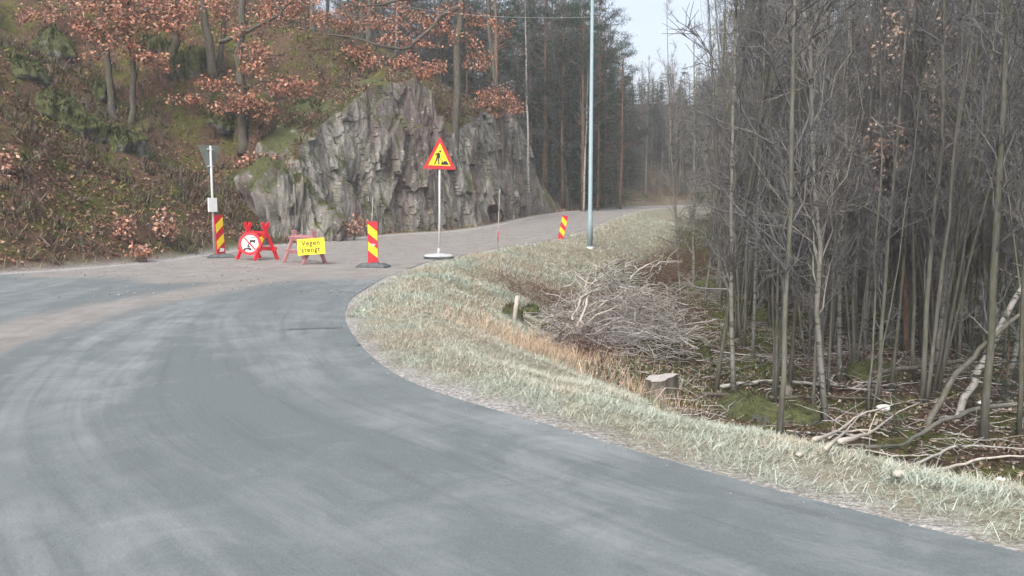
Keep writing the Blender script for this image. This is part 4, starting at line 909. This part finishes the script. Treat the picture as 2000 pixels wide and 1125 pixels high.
for _ in range(20000):
    Y = 10.5 + 27 * r.uniform(0, 1) ** .8; X = r.uniform(.19, .72) * Y; e_ = float(samp(EDGE, X, Y))
    if not near(RIGHT, X, Y) or e_ < 3.4 or X / Y < .215 + 1.0 / Y or math.hypot(X - PILE[0], Y - PILE[1]) < 2.1: continue
    if min(math.hypot(X - a, Y - b) for a, b in pts) < .33: continue
    pts.append((X, Y))
    if len(pts) - n0 >= 275: break
for k, (X, Y) in enumerate(pts[n0:]):
    q = r.integers(0, 9)
    plant('sapling', *thin[q], (X, Y, float(H(X, Y))), 'slender pale leafless sapling within the dense thicket' if q % 3 == 2 else 'slender dark grey leafless sapling within the dense thicket', 'tree', 'pale saplings of the thicket' if q % 3 == 2 else 'dark saplings of the thicket', r.uniform(0, 6.3), r.uniform(.75, 1.2), (r.normal(0, .05), r.normal(0, .05)))
pts = []
for _ in range(5000):
    Y = r.uniform(36, 60); X = r.uniform(.275, .74) * Y; e_ = float(samp(EDGE, X, Y))
    if not near(RIGHT, X, Y) or e_ < 5 or min([9] + [math.hypot(X - a, Y - b) for a, b in pts]) < 2.0: continue
    pts.append((X, Y))
    if len(pts) >= 46: break
for k, (X, Y) in enumerate(pts):
    if k % 3 < 2: plant('spruce_tree', *spr[k % 3], (X, Y, float(H(X, Y))), 'dark spruce standing behind the leafless thicket', 'tree', 'spruces behind the thicket', r.uniform(0, 6.3), r.uniform(.95, 1.35))
    else: plant('pine_tree', *pin[k % 3], (X, Y, float(H(X, Y))), 'tall pine standing behind the leafless thicket', 'tree', 'pines behind the thicket', r.uniform(0, 6.3), r.uniform(.8, 1.05))
# withered leaves on the sapling by the reddish trunk
b = ground_at(1800, 700); e = tag(empty('beech_sapling', b), 'young tree with beige withered leaves beside the reddish trunk in the thicket', 'tree')
m = MB(); Tt = np.array([at(px, py, b[1] + r.uniform(-.8, .8)) - b for px, py in np.stack([r.uniform(1705, 1865, 46), r.uniform(30, 350, 46)], 1)])
m.tube([(0, 0, -.1), tuple(at(1797, 450, b[1]) - b), tuple(at(1785, 150, b[1]) - b), tuple(at(1780, -40, b[1]) - b)], [.05, .042, .03, .015], 7); m.build('trunk', M_greybark, e)
m = MB(); S = np.array([[.0, 0, 0]]) + np.stack([np.interp(Tt[:, 2] - .5, [0, 6], [0, -.15]), 0 * Tt[:, 0], Tt[:, 2] - .6], 1); S[:, 0] += (at(1790, 300, b[1]) - b)[0]; sticks(m, S, Tt - S, .010, .003, 4, None, .04, 3); m.build('limbs', M_twig, e)
m = MB(); q = np.repeat(Tt, 34, 0) + r.normal(0, .17, (46 * 34, 3)); m.leaves(q, r.uniform(.055, .11, len(q)), np.array([[.44, .33, .26]]) * r.uniform(.6, 1.25, (len(q), 1)), droop=.6); m.build('foliage', M_leaf, e)

# small spruces on the forest floor
for k, (px, py, sc, lab) in enumerate([(1965, 790, .16, 'bushy young spruce behind the thickest trunk at right'), (1700, 800, .05, 'tiny spruce seedling in front of the double clump'), (1745, 850, .06, 'tiny spruce seedling among the pale branches'), (1890, 800, .09, 'knee high spruce behind the leaning trunks')]):
    plant('young_spruce', *spr[k % 3], ground_at(px, py), lab, 'tree', 'young spruces on the forest floor', k, sc)

# ------------------------------------------------------------------ fallen wood
def lying(name, pts, rad, mat, label, group, lift=.0, twigs=0, cat='branch', prof=(1, .85, .4)):
    G_ = [ground_at(px, py) for px, py in pts]; z = [q[2] for q in G_]
    P = np.array(G_); P[:, 2] += rad * .8 + lift; n = len(P) * 4; s = np.linspace(0, len(P) - 1, n)
    Q = np.stack([np.interp(s, np.arange(len(P)), P[:, c]) for c in range(3)], 1)
    for _ in range(2): Q[1:-1] = .25 * Q[:-2] + .5 * Q[1:-1] + .25 * Q[2:]
    Q[1:-1] += r.normal(0, rad * .35, (n - 2, 3)); o = Q[0].copy(); m = MB(); m.tube(Q - o, rad * np.interp(np.linspace(0, 1, n), [0, .4, 1], prof), 7)
    if twigs:
        k = r.integers(2, n, twigs); D = rdir(twigs, 25, 25, r) * r.uniform(.2, .6, (twigs, 1)); sticks(m, Q[k] - o, D, rad * .4, rad * .12, 3, None, .06, 4)
    return tag(m.build(name, mat, loc=o), label, cat, group)
fb = 'fallen branches on the forest floor'
lying('fallen_branch', [(1590, 870), (1640, 850), (1700, 846), (1735, 860)], .017, M_deadwood, 'pale curved branch lying nearest the verge left in the branch heap', fb, .03)
lying('fallen_branch', [(1618, 866), (1680, 818), (1735, 802), (1790, 788)], .016, M_deadwood, 'pale branch rising to the right from the branch heap', fb, .05, 3)
lying('fallen_branch', [(1640, 892), (1700, 862), (1758, 815), (1795, 800)], .018, M_deadwood, 'pale forked branch in the middle of the branch heap', fb, .08, 3)
lying('fallen_branch', [(1560, 895), (1680, 882), (1760, 895), (1840, 892)], .014, M_deadwood, 'thin pale branch flat along the verge below the heap', fb, .01)
lying('fallen_branch', [(1612, 900), (1655, 850), (1690, 808)], .014, M_deadwood, 'short upright pale branch at the left of the heap', fb, .06)
lying('fallen_log', [(1690, 940), (1760, 900), (1830, 855), (1905, 822), (2040, 812)], .035, M_greybark, 'long grey log reaching from the verge to the right picture edge', 'fallen logs in the wood', .16, cat='log', prof=(.25, .8, 1))
lying('fallen_branch', [(1750, 945), (1850, 925), (1930, 902), (2040, 900)], .02, M_deadwood, 'pale curved branch under the long grey log at lower right', fb, .04)
lying('fallen_branch', [(1790, 918), (1860, 884), (1920, 882), (2040, 892)], .016, M_palebark, 'grey bent branch between the long log and the right edge', fb, .06, 3)
lying('fallen_log', [(1320, 648), (1360, 668), (1410, 688)], .07, M_oakbark, 'short dark log beside the right end of the brush pile', 'fallen logs in the wood', cat='log')
lying('fallen_branch', [(1330, 668), (1370, 690), (1400, 690)], .025, M_deadwood, 'pale stick lying against the short dark log', fb, .03)
lying('fallen_log', [(1405, 765), (1500, 752), (1600, 760), (1705, 772)], .035, M_palebark, 'long pale log across the thicket floor behind the front saplings', 'fallen logs in the wood', .05, 4, 'log')
lying('fallen_log', [(1370, 778), (1500, 786), (1650, 786), (1800, 800)], .03, M_oakbark, 'long dark log across the thicket floor nearer the verge', 'fallen logs in the wood', .05, 4, 'log')
lying('fallen_log', [(1700, 765), (1850, 742), (2040, 738)], .045, M_oakbark, 'mossy log resting above the floor toward the right edge', 'fallen logs in the wood', .25, 3, 'log')
lying('fallen_branch', [(1390, 745), (1440, 728), (1500, 715)], .022, M_greybark, 'mossy branch behind the left front saplings', fb, .04, 2)
lying('fallen_branch', [(1190, 620), (1240, 668), (1278, 708)], .016, M_palebark, 'thin straight pole sloping down in front of the brush pile', fb, .12)
lying('fallen_branch', [(1830, 960), (1900, 945), (2010, 950)], .014, M_greybark, 'dark stick beside the verge in the lower right corner', fb, .02)
for k in range(26):
    px = r.uniform(1330, 1990); py = r.uniform(690, 880); L = r.uniform(40, 130); a_ = r.normal(0, .35)
    if float(samp(EDGE, *ground_at(px, py)[:2])) < 2.8: continue
    lying('fallen_branch', [(px, py), (px + L / 2, py - L / 2 * a_ * .4), (px + L, py - L * a_ * .4)], r.uniform(.008, .02), [M_greybark, M_palebark, M_brush][k % 3], 'broken stick lying among the leaves of the thicket floor', 'sticks on the thicket floor', .02, 2)
def leaning(pts, w, label, mat):
    b = ground_at(*pts[0]); Y = b[1]; P = np.array([[0, 0, -.15]] + [at(px, py, Y + dy) - b for (px, py, dy) in pts[1:]]) if len(pts[0]) == 3 else np.array([[0, 0, -.15]] + [at(px, py, Y) - b for px, py in pts[1:]])
    n = len(P) * 4; s = np.linspace(0, len(P) - 1, n); Q = np.stack([np.interp(s, np.arange(len(P)), P[:, c]) for c in range(3)], 1); Q[1:-1] += r.normal(0, .012, (n - 2, 3))
    m = MB(); m.tube(Q, w / 2 / FPX * Y * np.linspace(1, .5, n), 8); k = r.integers(n // 3, n, 7); sticks(m, Q[k], rdir(7, 35, 20, r) * r.uniform(.3, .8, (7, 1)), .008, .003, 3, None, .05, 3)
    tag(m.build('leaning_trunk', mat, loc=b), label, 'tree', 'leaning dead trunks')
leaning([(1796, 832), (1870, 730), (1950, 648), (2060, 560)], 13, 'thin dead trunk leaning far right across the thickest trunk', M_greybark)
leaning([(1858, 822), (1930, 690), (2000, 548), (2070, 420)], 15, 'steeper dead trunk leaning right near the right edge', M_palebark)
# stump and post
b = ground_at(1290, 772); sc = b[1] / FPX
e = tag(empty('tree_stump', b), 'dark old tree stump with pale cut top at the verge below the brush pile', 'stump')
m = MB(); a = np.linspace(0, 2 * np.pi, 25)[:-1]; rr = 30 * sc * (1 + .18 * np.sin(a * 3 + 1) + .1 * np.sin(a * 7)); n_ = 24; hts = [(-.1, 1.25), (.05, 1.1), (.16, 1.0), (36 * sc, .95)]
V = np.array([(f_ * rr[j] * math.cos(a[j]), f_ * rr[j] * math.sin(a[j]), z + (.04 * math.cos(a[j]) if z > .2 else 0)) for z, f_ in hts for j in range(n_)])
m.add(V, quads=[(i * n_ + j, i * n_ + (j + 1) % n_, (i + 1) * n_ + (j + 1) % n_, (i + 1) * n_ + j) for i in range(3) for j in range(n_)]); m.build('bark', M_oakbark, e)
m = MB(); T_ = V[3 * n_:]; m.add(np.concatenate([T_ * np.array([1, 1, 1.0]), [[0, 0, T_[:, 2].mean() + .004]]]), tris=[(j, (j + 1) % n_, n_) for j in range(n_)]); m.build('cut_top', M_brush, e)
b = ground_at(1003, 630); q = at(1011, 578, b[1]) - b; m = MB(); m.tube([(0, 0, -.2), tuple(q * .5), tuple(q)], [.05, .045, .04], 8); tag(m.build('weathered_post', M_deadwood, loc=b), 'short pale weathered post leaning on the frosted bank', 'post')

# ------------------------------------------------------------------ brush pile
mb = MB(); n = 800; az = r.uniform(0, 2 * np.pi, n); rr = np.sqrt(r.uniform(0, 1, n)); S = PILE + np.stack([np.cos(az) * rr * 1.38, np.sin(az) * rr * 1.2, .05 + r.uniform(0, 1, n) ** .8 * 1.55 * (1 - .6 * rr ** 2)], 1)
D = unit(np.stack([r.normal(0, 1, n), r.normal(0, .8, n), r.normal(.12, .35, n)], 1)) * r.uniform(.35, 1.15, (n, 1)); sticks(mb, S - D / 2, D, r.uniform(.003, .012, n), None, 4, np.array([[0, 0, -.12]]), .05, 3)
tag(mb.build('brush_pile', M_brush), 'tangled heap of cut grey brushwood below the road', 'brushwood', kind='stuff')
mb = MB(); n = 380; c = ground_at(1275, 640); S = c + np.stack([r.normal(0, .55, n), r.normal(0, .6, n), r.uniform(.1, .9, n)], 1); D = unit(r.normal(size=(n, 3)) * np.array([1, 1, .6])) * r.uniform(.25, .7, (n, 1)); sticks(mb, S, D, .004, .002, 3, None, .06, 3)
tag(mb.build('reddish_brush', M_redbrush), 'reddish brown twigs on the right side of the heap', 'brushwood', kind='stuff')
mb = MB()
for (px, py, n, w, h) in [(1290, 545, 700, 1.5, .7), (1060, 590, 500, 1.3, .35), (1345, 520, 400, 1.4, .8), (1150, 700, 160, .5, .5)]:
    c = ground_at(px, py); S = c + np.stack([r.normal(0, w * .5, n), r.normal(0, w * .6, n), r.uniform(0, h * .6, n)], 1); S[:, 2] += H(S[:, 0], S[:, 1]) - c[2]
    D = unit(r.normal(size=(n, 3)) * np.array([1, 1, .8]) + np.array([0, 0, .5])) * r.uniform(.3, .9, (n, 1)); sticks(mb, S, D, .005, .002, 3, None, .06, 3)
tag(mb.build('bramble_thicket', M_redbrush), 'leafless brown brambles around the heap', 'brambles', kind='stuff')
bl = [(1125, 640, 1165, 520), (1140, 635, 1150, 540), (1118, 625, 1180, 545), (1130, 640, 1290, 570), (1128, 625, 1265, 560), (1230, 545, 1320, 512), (1160, 555, 1080, 545), (1170, 520, 1240, 610), (1200, 530, 1190, 640), (1240, 520, 1215, 640), (1290, 520, 1250, 600),
      (1300, 560, 1325, 640), (1180, 570, 1260, 500), (1100, 535, 1200, 560), (1220, 505, 1160, 590), (1260, 600, 1205, 690), (1270, 530, 1330, 520), (1190, 640, 1175, 705), (1100, 560, 1215, 530), (1120, 590, 1250, 545), (1150, 600, 1300, 590), (1170, 545, 1290, 520), (1210, 560, 1310, 610), (1230, 580, 1140, 520), (1250, 640, 1180, 560), (1110, 610, 1230, 620), (1200, 600, 1320, 560), (1180, 510, 1230, 560), (1140, 570, 1215, 505), (1260, 560, 1330, 580)]
for k, (x1, y1, x2, y2) in enumerate(bl):
    Y = PILE[1] - r.uniform(.75, 1.25); A_ = at(x1, y1, Y); B_ = at(x2, y2, Y + r.uniform(.1, .9)); u = np.linspace(0, 1, 10)[:, None]; Q = A_ * (1 - u) + B_ * u; Q[1:-1] += r.normal(0, .035, (8, 3)); Q += np.array([0, 0, .12]) * np.sin(np.pi * u)
    m = MB(); w = .026 if k < 3 else r.uniform(.010, .018); m.tube(Q - A_, w * np.linspace(1, .35, 10), 7); kk = r.integers(2, 10, 5); sticks(m, (Q - A_)[kk], unit(unit(B_ - A_) + r.normal(size=(5, 3)) * .6) * r.uniform(.15, .5, (5, 1)), w * .4, w * .15, 3, None, .05, 4)
    tag(m.build('cut_branch', M_deadwood if k < 9 else M_palebark, loc=A_), ('bleached white thick branch at the left front of the brush pile' if k < 3 else 'pale cut branch lying across the brush pile'), 'branch', 'white branches of the brush pile' if k < 3 else 'cut branches of the brush pile')

# ------------------------------------------------------------------ ground cover
def scatter(n, x0, x1, y0, y1, dens):
    """points where the density function lets them fall, inside a wide view"""
    X = r.uniform(x0, x1, n); Y = r.uniform(y0, y1, n); k = (np.abs(X) < .80 * Y + 1.5) & (r.uniform(0, 1, n) < dens(X, Y, samp(EDGE, X, Y), near(LEFT, X, Y).astype(bool), near(RIGHT, X, Y).astype(bool)))
    return X[k], Y[k], H(X[k], Y[k])
# frosted grass on the verge and bank
FROST = np.array([[.54, .52, .45], [.45, .48, .41], [.42, .46, .41], [.52, .47, .39], [.46, .41, .32], [.60, .60, .56], [.38, .41, .31]])
def grass_cols(X, Y):
    f = fbm(X * .8, Y * .8, 201, 3); g = fbm(X * 1.7 + 9, Y * 1.7, 203, 3); n = len(X); c = FROST[r.integers(0, 7, n)]
    green = sstep(.52, .64, f)[:, None]; tan = sstep(.50, .62, g)[:, None]
    c = c * (1 - 0.36 * tan) + .36 * tan * np.array([.48, .37, .27]); c = c * (1 - .6 * green) + .6 * green * np.array([.40, .47, .41]); return c * np.array([.95, .98, .97]) * r.uniform(.68, 1.12, (n, 1))
mb = MB()
for (nn, y0, y1, x0, x1, hl, w) in ((620000, 2.4, 11, -3, 9, .075, .0036), (560000, 11, 26, -5, 12, .095, .0075), (200000, 26, 58, -3, 22, .11, .017)):
    X, Y, Z = scatter(nn, x0, x1, y0, y1, lambda X, Y, E, L, Rr: Rr * sstep(-.05, .4, E + .6 * (fbm(X * 2.2, Y * 2.2, 8) - .5)) * (1 - sstep(2.2, 4.6, E + 1.5 * (fbm(X * .6, Y * .6, 6) - .5))) * (.35 + .65 * sstep(.35, .55, fbm(X * 1.6, Y * 1.6, 210, 3))))
    n = len(X); lay = unit(np.stack([r.normal(.25, .7, n), r.normal(-.35, .7, n), r.uniform(.08, .8, n)], 1)) * (hl * r.uniform(.45, 1.35, (n, 1))) * (.6 + .9 * fbm(X * 1.1, Y * 1.1, 215, 2))[:, None]
    mb.blades(np.stack([X, Y, Z - .01], 1), lay, w * r.uniform(.6, 1.3, n), grass_cols(X, Y), .12)
tag(mb.build('verge_grass', M_grass), 'frosted pale grass along the road edge', 'grass', kind='stuff')
def stones(mb, P, size, col):
    n = len(P); B8 = np.array([[1, 0, 0], [0, 1, 0], [-1, 0, 0], [0, -1, 0], [0, 0, .8], [0, 0, -.5]]); V = B8[None] * size[:, None, None] * r.uniform(.6, 1.3, (n, 6, 1)) ; a = r.uniform(0, 6.3, n); ca, sa = np.cos(a)[:, None], np.sin(a)[:, None]
    V = np.stack([V[..., 0] * ca - V[..., 1] * sa, V[..., 0] * sa + V[..., 1] * ca, V[..., 2]], -1) + P[:, None]; F = np.array([[0, 1, 4], [1, 2, 4], [2, 3, 4], [3, 0, 4], [1, 0, 5], [2, 1, 5], [3, 2, 5], [0, 3, 5]])
    mb.add(V.reshape(-1, 3), tris=(np.arange(n)[:, None, None] * 6 + F[None]).reshape(-1, 3), col=np.repeat(col, 6, 0))
mb = MB(); k = r.integers(60, 700, 9000); e_ = ER[k]; t_ = unit(np.gradient(ER, axis=0))[k]; nr = np.stack([t_[:, 1], -t_[:, 0]], 1); o_ = r.normal(.2, .15, 9000); X, Y = e_[:, 0] + nr[:, 0] * o_, e_[:, 1] + nr[:, 1] * o_; Z = np.maximum(H(X, Y), np.where(o_ < 0, G(Y) + .008, -9))
g_ = r.uniform(.12, .36, (9000, 1)); stones(mb, np.stack([X, Y, Z], 1), r.uniform(.004, .013, 9000) * np.clip(.55 + Y / 24, .5, 1.5), g_ * np.array([[1, .96, .92]]))
X = r.uniform(-11, 6, 5000); Y = r.uniform(13, 40, 5000); kp = inside(X, Y) & (fbm(X * .7, Y * .7, 300, 3) > .5); X, Y = X[kp], Y[kp]; g_ = r.uniform(.14, .36, (len(X), 1)); stones(mb, np.stack([X, Y, G(Y) + .014], 1), r.uniform(.008, .026, len(X)), g_ * np.array([[1, .95, .9]]))
tag(mb.build('loose_gravel', M_grass, smooth=False), 'loose pebbles along the road edge', 'gravel', kind='stuff')
# tall dry stalks on the bank
mb = MB(); c = ground_at(1040, 690)
for (px, py, n, w) in ((1040, 690, 1500, .6), (1130, 700, 700, .5), (960, 650, 300, .5), (1250, 775, 300, .4), (985, 520, 500, .8)):
    c = ground_at(px, py); X = c[0] + r.normal(0, w, n); Y = c[1] + r.normal(0, w * 1.1, n); k = samp(EDGE, X, Y) > .7; X, Y = X[k], Y[k]; n = len(X)
    mb.blades(np.stack([X, Y, H(X, Y)], 1), unit(np.stack([r.normal(.2, .5, n), r.normal(-.1, .5, n), np.ones(n)], 1)) * r.uniform(.12, .36, (n, 1)), r.uniform(.0035, .007, n), np.array([[.45, .345, .25]]) * r.uniform(.6, 1.35, (n, 1)), .1)
tag(mb.build('dry_stalks', M_grass), 'tall tan dry stalks on the bank', 'dry grass', kind='stuff')
# low growth at the foot of the slope and the cliff
mb = MB(); X, Y, Z = scatter(60000, -22, 14, 12, 70, lambda X, Y, E, L, Rr: L * (E > .35) * (E < 2.4) * (.25 + .75 * sstep(.45, .6, fbm(X * 1.2, Y * 1.2, 220, 3)))); n = len(X)
mb.blades(np.stack([X, Y, Z], 1), unit(np.stack([r.normal(0, .6, n), r.normal(0, .6, n), np.ones(n)], 1)) * r.uniform(.08, .32, (n, 1)), r.uniform(.012, .025, n), np.array([[.26, .21, .13], [.20, .20, .10], [.33, .27, .19], [.16, .12, .08]])[r.integers(0, 4, n)] * r.uniform(.6, 1.2, (n, 1)), .1)
tag(mb.build('roadside_growth', M_grass), 'dry low growth along the foot of the slope', 'grass', kind='stuff')
CAP = np.stack([X3[:, nv:], Y3[:, nv:], Z3[:, nv:]], -1).reshape(-1, 3); CAP = CAP[CAP[:, 2] > H(CAP[:, 0], CAP[:, 1]) - .1]
def on_cap(n):
    q = CAP[r.integers(0, len(CAP), n)] + r.normal(0, .06, (n, 3)) * np.array([1, 1, .3]); k = fbm(q[:, 0] * .9, q[:, 1] * .9, 280, 3) > .42; return q[k]
# fallen leaves on the slope and the forest floor
LIT = np.array([[.21, .105, .07], [.26, .15, .105], [.16, .085, .055], [.30, .20, .15], [.11, .07, .05], [.22, .15, .11]])
mb = MB(); X, Y, Z = scatter(340000, -46, 4, 14, 66, lambda X, Y, E, L, Rr: L * (E > .8) * sstep(.42, .6, fbm(X * .5, Y * .5, 230, 4)) * np.clip(1.5 - Y / 60, .2, 1)); n = len(X)
mb.leaves(np.stack([X, Y, Z + r.uniform(0, .07, n)], 1), r.uniform(.06, .13, n) * (.8 + Y / 90), LIT[r.integers(0, 6, n)] * r.uniform(.65, 1.3, (n, 1)), up=1.3)
q = on_cap(22000); n = len(q); mb.leaves(q + np.array([0, 0, .03]), r.uniform(.07, .14, n), LIT[r.integers(0, 6, n)] * r.uniform(.65, 1.3, (n, 1)), up=1.0)
tag(mb.build('leaf_litter', M_litter), 'russet fallen leaves over the hillside', 'leaf litter', kind='stuff')
mb = MB(); X, Y, Z = scatter(240000, 1, 24, 5.5, 34, lambda X, Y, E, L, Rr: Rr * sstep(2.2, 4, E) * sstep(.3, .6, fbm(X * .9, Y * .9, 233, 3)) * np.clip(1.4 - Y / 34, .15, 1)); n = len(X)
mb.leaves(np.stack([X, Y, Z + r.uniform(0, .03, n)], 1), r.uniform(.03, .075, n), np.array([[.16, .11, .08], [.22, .16, .12], [.10, .07, .055], [.27, .23, .19], [.08, .06, .045]])[r.integers(0, 5, n)] * r.uniform(.6, 1.2, (n, 1)), up=1.2)
tag(mb.build('forest_litter', M_litter), 'dull brown leaves on the thicket floor', 'leaf litter', kind='stuff')
mb = MB(); X, Y, Z = scatter(9000, 1.5, 24, 6, 34, lambda X, Y, E, L, Rr: Rr * (E > 2.6)); n = len(X); a_ = r.uniform(0, 6.3, n); D = np.stack([np.cos(a_), np.sin(a_), r.normal(.05, .18, n)], 1) * r.uniform(.15, .8, (n, 1))
sticks(mb, np.stack([X, Y, Z + .02], 1), D, r.uniform(.003, .009, n), None, 3, None, .06, 3)
tag(mb.build('twig_litter', M_brush), 'twigs strewn over the thicket floor', 'twigs', kind='stuff')
# moss and fern tufts on the forest floor
mb = MB(); X, Y, Z = scatter(120000, 1.5, 24, 6, 34, lambda X, Y, E, L, Rr: Rr * (E > 2.4) * sstep(.48, .6, fbm(X * .7, Y * .7, 240, 4))); n = len(X)
mb.blades(np.stack([X, Y, Z], 1), unit(np.stack([r.normal(0, .7, n), r.normal(0, .7, n), np.ones(n)], 1)) * r.uniform(.03, .12, (n, 1)), r.uniform(.008, .02, n), np.array([[.09, .115, .04], [.065, .09, .035], [.125, .14, .06], [.22, .24, .20]])[r.integers(0, 4, n)] * r.uniform(.7, 1.3, (n, 1)))
tag(mb.build('moss_tufts', M_grass), 'green moss tufts on the thicket floor', 'moss', kind='stuff')
# heather and bilberry on the slope: domes of fine blades
mb = MB(); X, Y, Z = scatter(30000, -46, 6, 14, 58, lambda X, Y, E, L, Rr: L * (E > .7) * (np.where((Y > 29) & (X > -6.5), E > 4, True)) * np.clip(sstep(.50, .62, fbm(X * .33, Y * .33, 250, 4)) + .75 * (1 - sstep(4, 8.5, E)) * sstep(.36, .5, fbm(X * .6, Y * .6, 251, 3)), 0, 1)); n = len(X); print('heather clumps', n)
HC = np.array([[.09, .08, .065], [.085, .085, .055], [.125, .095, .08], [.095, .10, .055], [.15, .125, .105], [.12, .085, .065]])
ci = (np.floor(fbm(X * .8, Y * .8, 255, 2) * 14).astype(int) + r.integers(0, 2, n)) % 6
m_ = 15; P = np.repeat(np.stack([X, Y, Z], 1), m_, 0) + r.normal(0, .11, (n * m_, 3)) * np.array([1, 1, .1]); hgt = np.repeat(r.uniform(.14, .42, n), m_)
D = unit(np.stack([r.normal(0, .65, n * m_), r.normal(0, .65, n * m_), np.ones(n * m_)], 1)) * (hgt * r.uniform(.6, 1.2, n * m_))[:, None]
mb.blades(P, D, r.uniform(.02, .05, n * m_), np.repeat(HC[ci], m_, 0) * r.uniform(.6, 1.35, (n * m_, 1)))
q = on_cap(9000); n = len(q); mb.blades(q, unit(np.stack([r.normal(0, .7, n), r.normal(0, .7, n), np.ones(n)], 1)) * r.uniform(.12, .4, (n, 1)), r.uniform(.02, .045, n), HC[r.integers(0, 6, n)] * r.uniform(.6, 1.35, (n, 1)))
tag(mb.build('heather', M_heather), 'brown green heather and bilberry over the slope', 'heather', kind='stuff')
# bright moss cushions as ground cover
mb = MB(); X, Y, Z = scatter(90000, -46, 3, 18, 56, lambda X, Y, E, L, Rr: L * (E > 2.2) * sstep(.56, .63, fbm(X * .42 + 5, Y * .42, 260, 4))); n = len(X)
mb.blades(np.stack([X, Y, Z], 1), unit(np.stack([r.normal(0, .8, n), r.normal(0, .8, n), np.ones(n)], 1)) * r.uniform(.06, .2, (n, 1)), r.uniform(.03, .07, n), np.array([[.13, .15, .04], [.17, .18, .05], [.10, .12, .035]])[r.integers(0, 3, n)] * r.uniform(.7, 1.2, (n, 1)))
for Q_, nm in MOSSPTS:
    n = 900 if nm == 'mossy_boulder' else 300; q = Q_[r.integers(0, len(Q_), n)] + r.normal(0, .05 if n > 500 else .02, (n, 3)); z_ = 1.0 if n > 500 else .35
    mb.blades(q, unit(np.stack([r.normal(0, .8, n), r.normal(0, .8, n), np.ones(n)], 1)) * r.uniform(.06, .26, (n, 1)) * z_, r.uniform(.03, .06, n) * z_, np.array([[.07, .085, .038], [.10, .11, .045], [.052, .065, .03], [.09, .075, .048]])[r.integers(0, 4, n)] * r.uniform(.6, 1.2, (n, 1)))
tag(mb.build('moss_cushions', M_heather), 'yellow green moss cushions over the slope', 'moss', kind='stuff')
# leafless undergrowth in the wood on the slope and behind the road bend
mb = MB(); X, Y, Z = scatter(34000, -62, 34, 34, 115, lambda X, Y, E, L, Rr: (np.where(L, np.where(Y < 58, (E > 10) & ((X > -8) | (Y > 40)), E > 2.5), (E > 3) & (Y > 34) & (X > .27 * Y)) * .6)); n = len(X); print('undergrowth', n)
D = unit(np.stack([r.normal(0, .35, n), r.normal(0, .35, n), np.ones(n)], 1)) * r.uniform(.8, 3.2, (n, 1)); f = sticks(mb, np.stack([X, Y, Z - .1], 1), D, .011, .004, 3, None, .05, 3)
k = r.integers(0, n, n * 3); D2 = unit(unit(D[k]) + r.normal(size=(n * 3, 3)) * .6) * r.uniform(.3, 1.0, (n * 3, 1)); sticks(mb, f(k, r.uniform(.25, 1, n * 3)), D2, .006, .003, 2, None, .06, 3)
tag(mb.build('undergrowth', M_twig), 'leafless grey undergrowth in the far wood', 'undergrowth', kind='stuff')

# ------------------------------------------------------------------ the damp air between the hills
m = bpy.data.materials.new('damp_air'); m.use_nodes = True; nn_ = m.node_tree.nodes; nn_.clear()
out = nn_.new('ShaderNodeOutputMaterial'); vol = nn_.new('ShaderNodeVolumePrincipled'); vol.inputs['Color'].default_value = (.92, .96, 1.0, 1); vol.inputs['Density'].default_value = .0011
m.node_tree.links.new(vol.outputs[0], out.inputs['Volume'])
mb = MB(); mb.box((0, 0, 19), (860, 860, 54)); hz = mb.build('haze', m, smooth=False); tag(hz, 'thin pale winter haze between the wooded hills', 'haze', kind='stuff')
zmin = float(OZ.min()); zmax = float(max((o.matrix_world.translation.z for o in bpy.data.objects), default=30)); hz.location = (0, 0, zmin - 1 + 8)
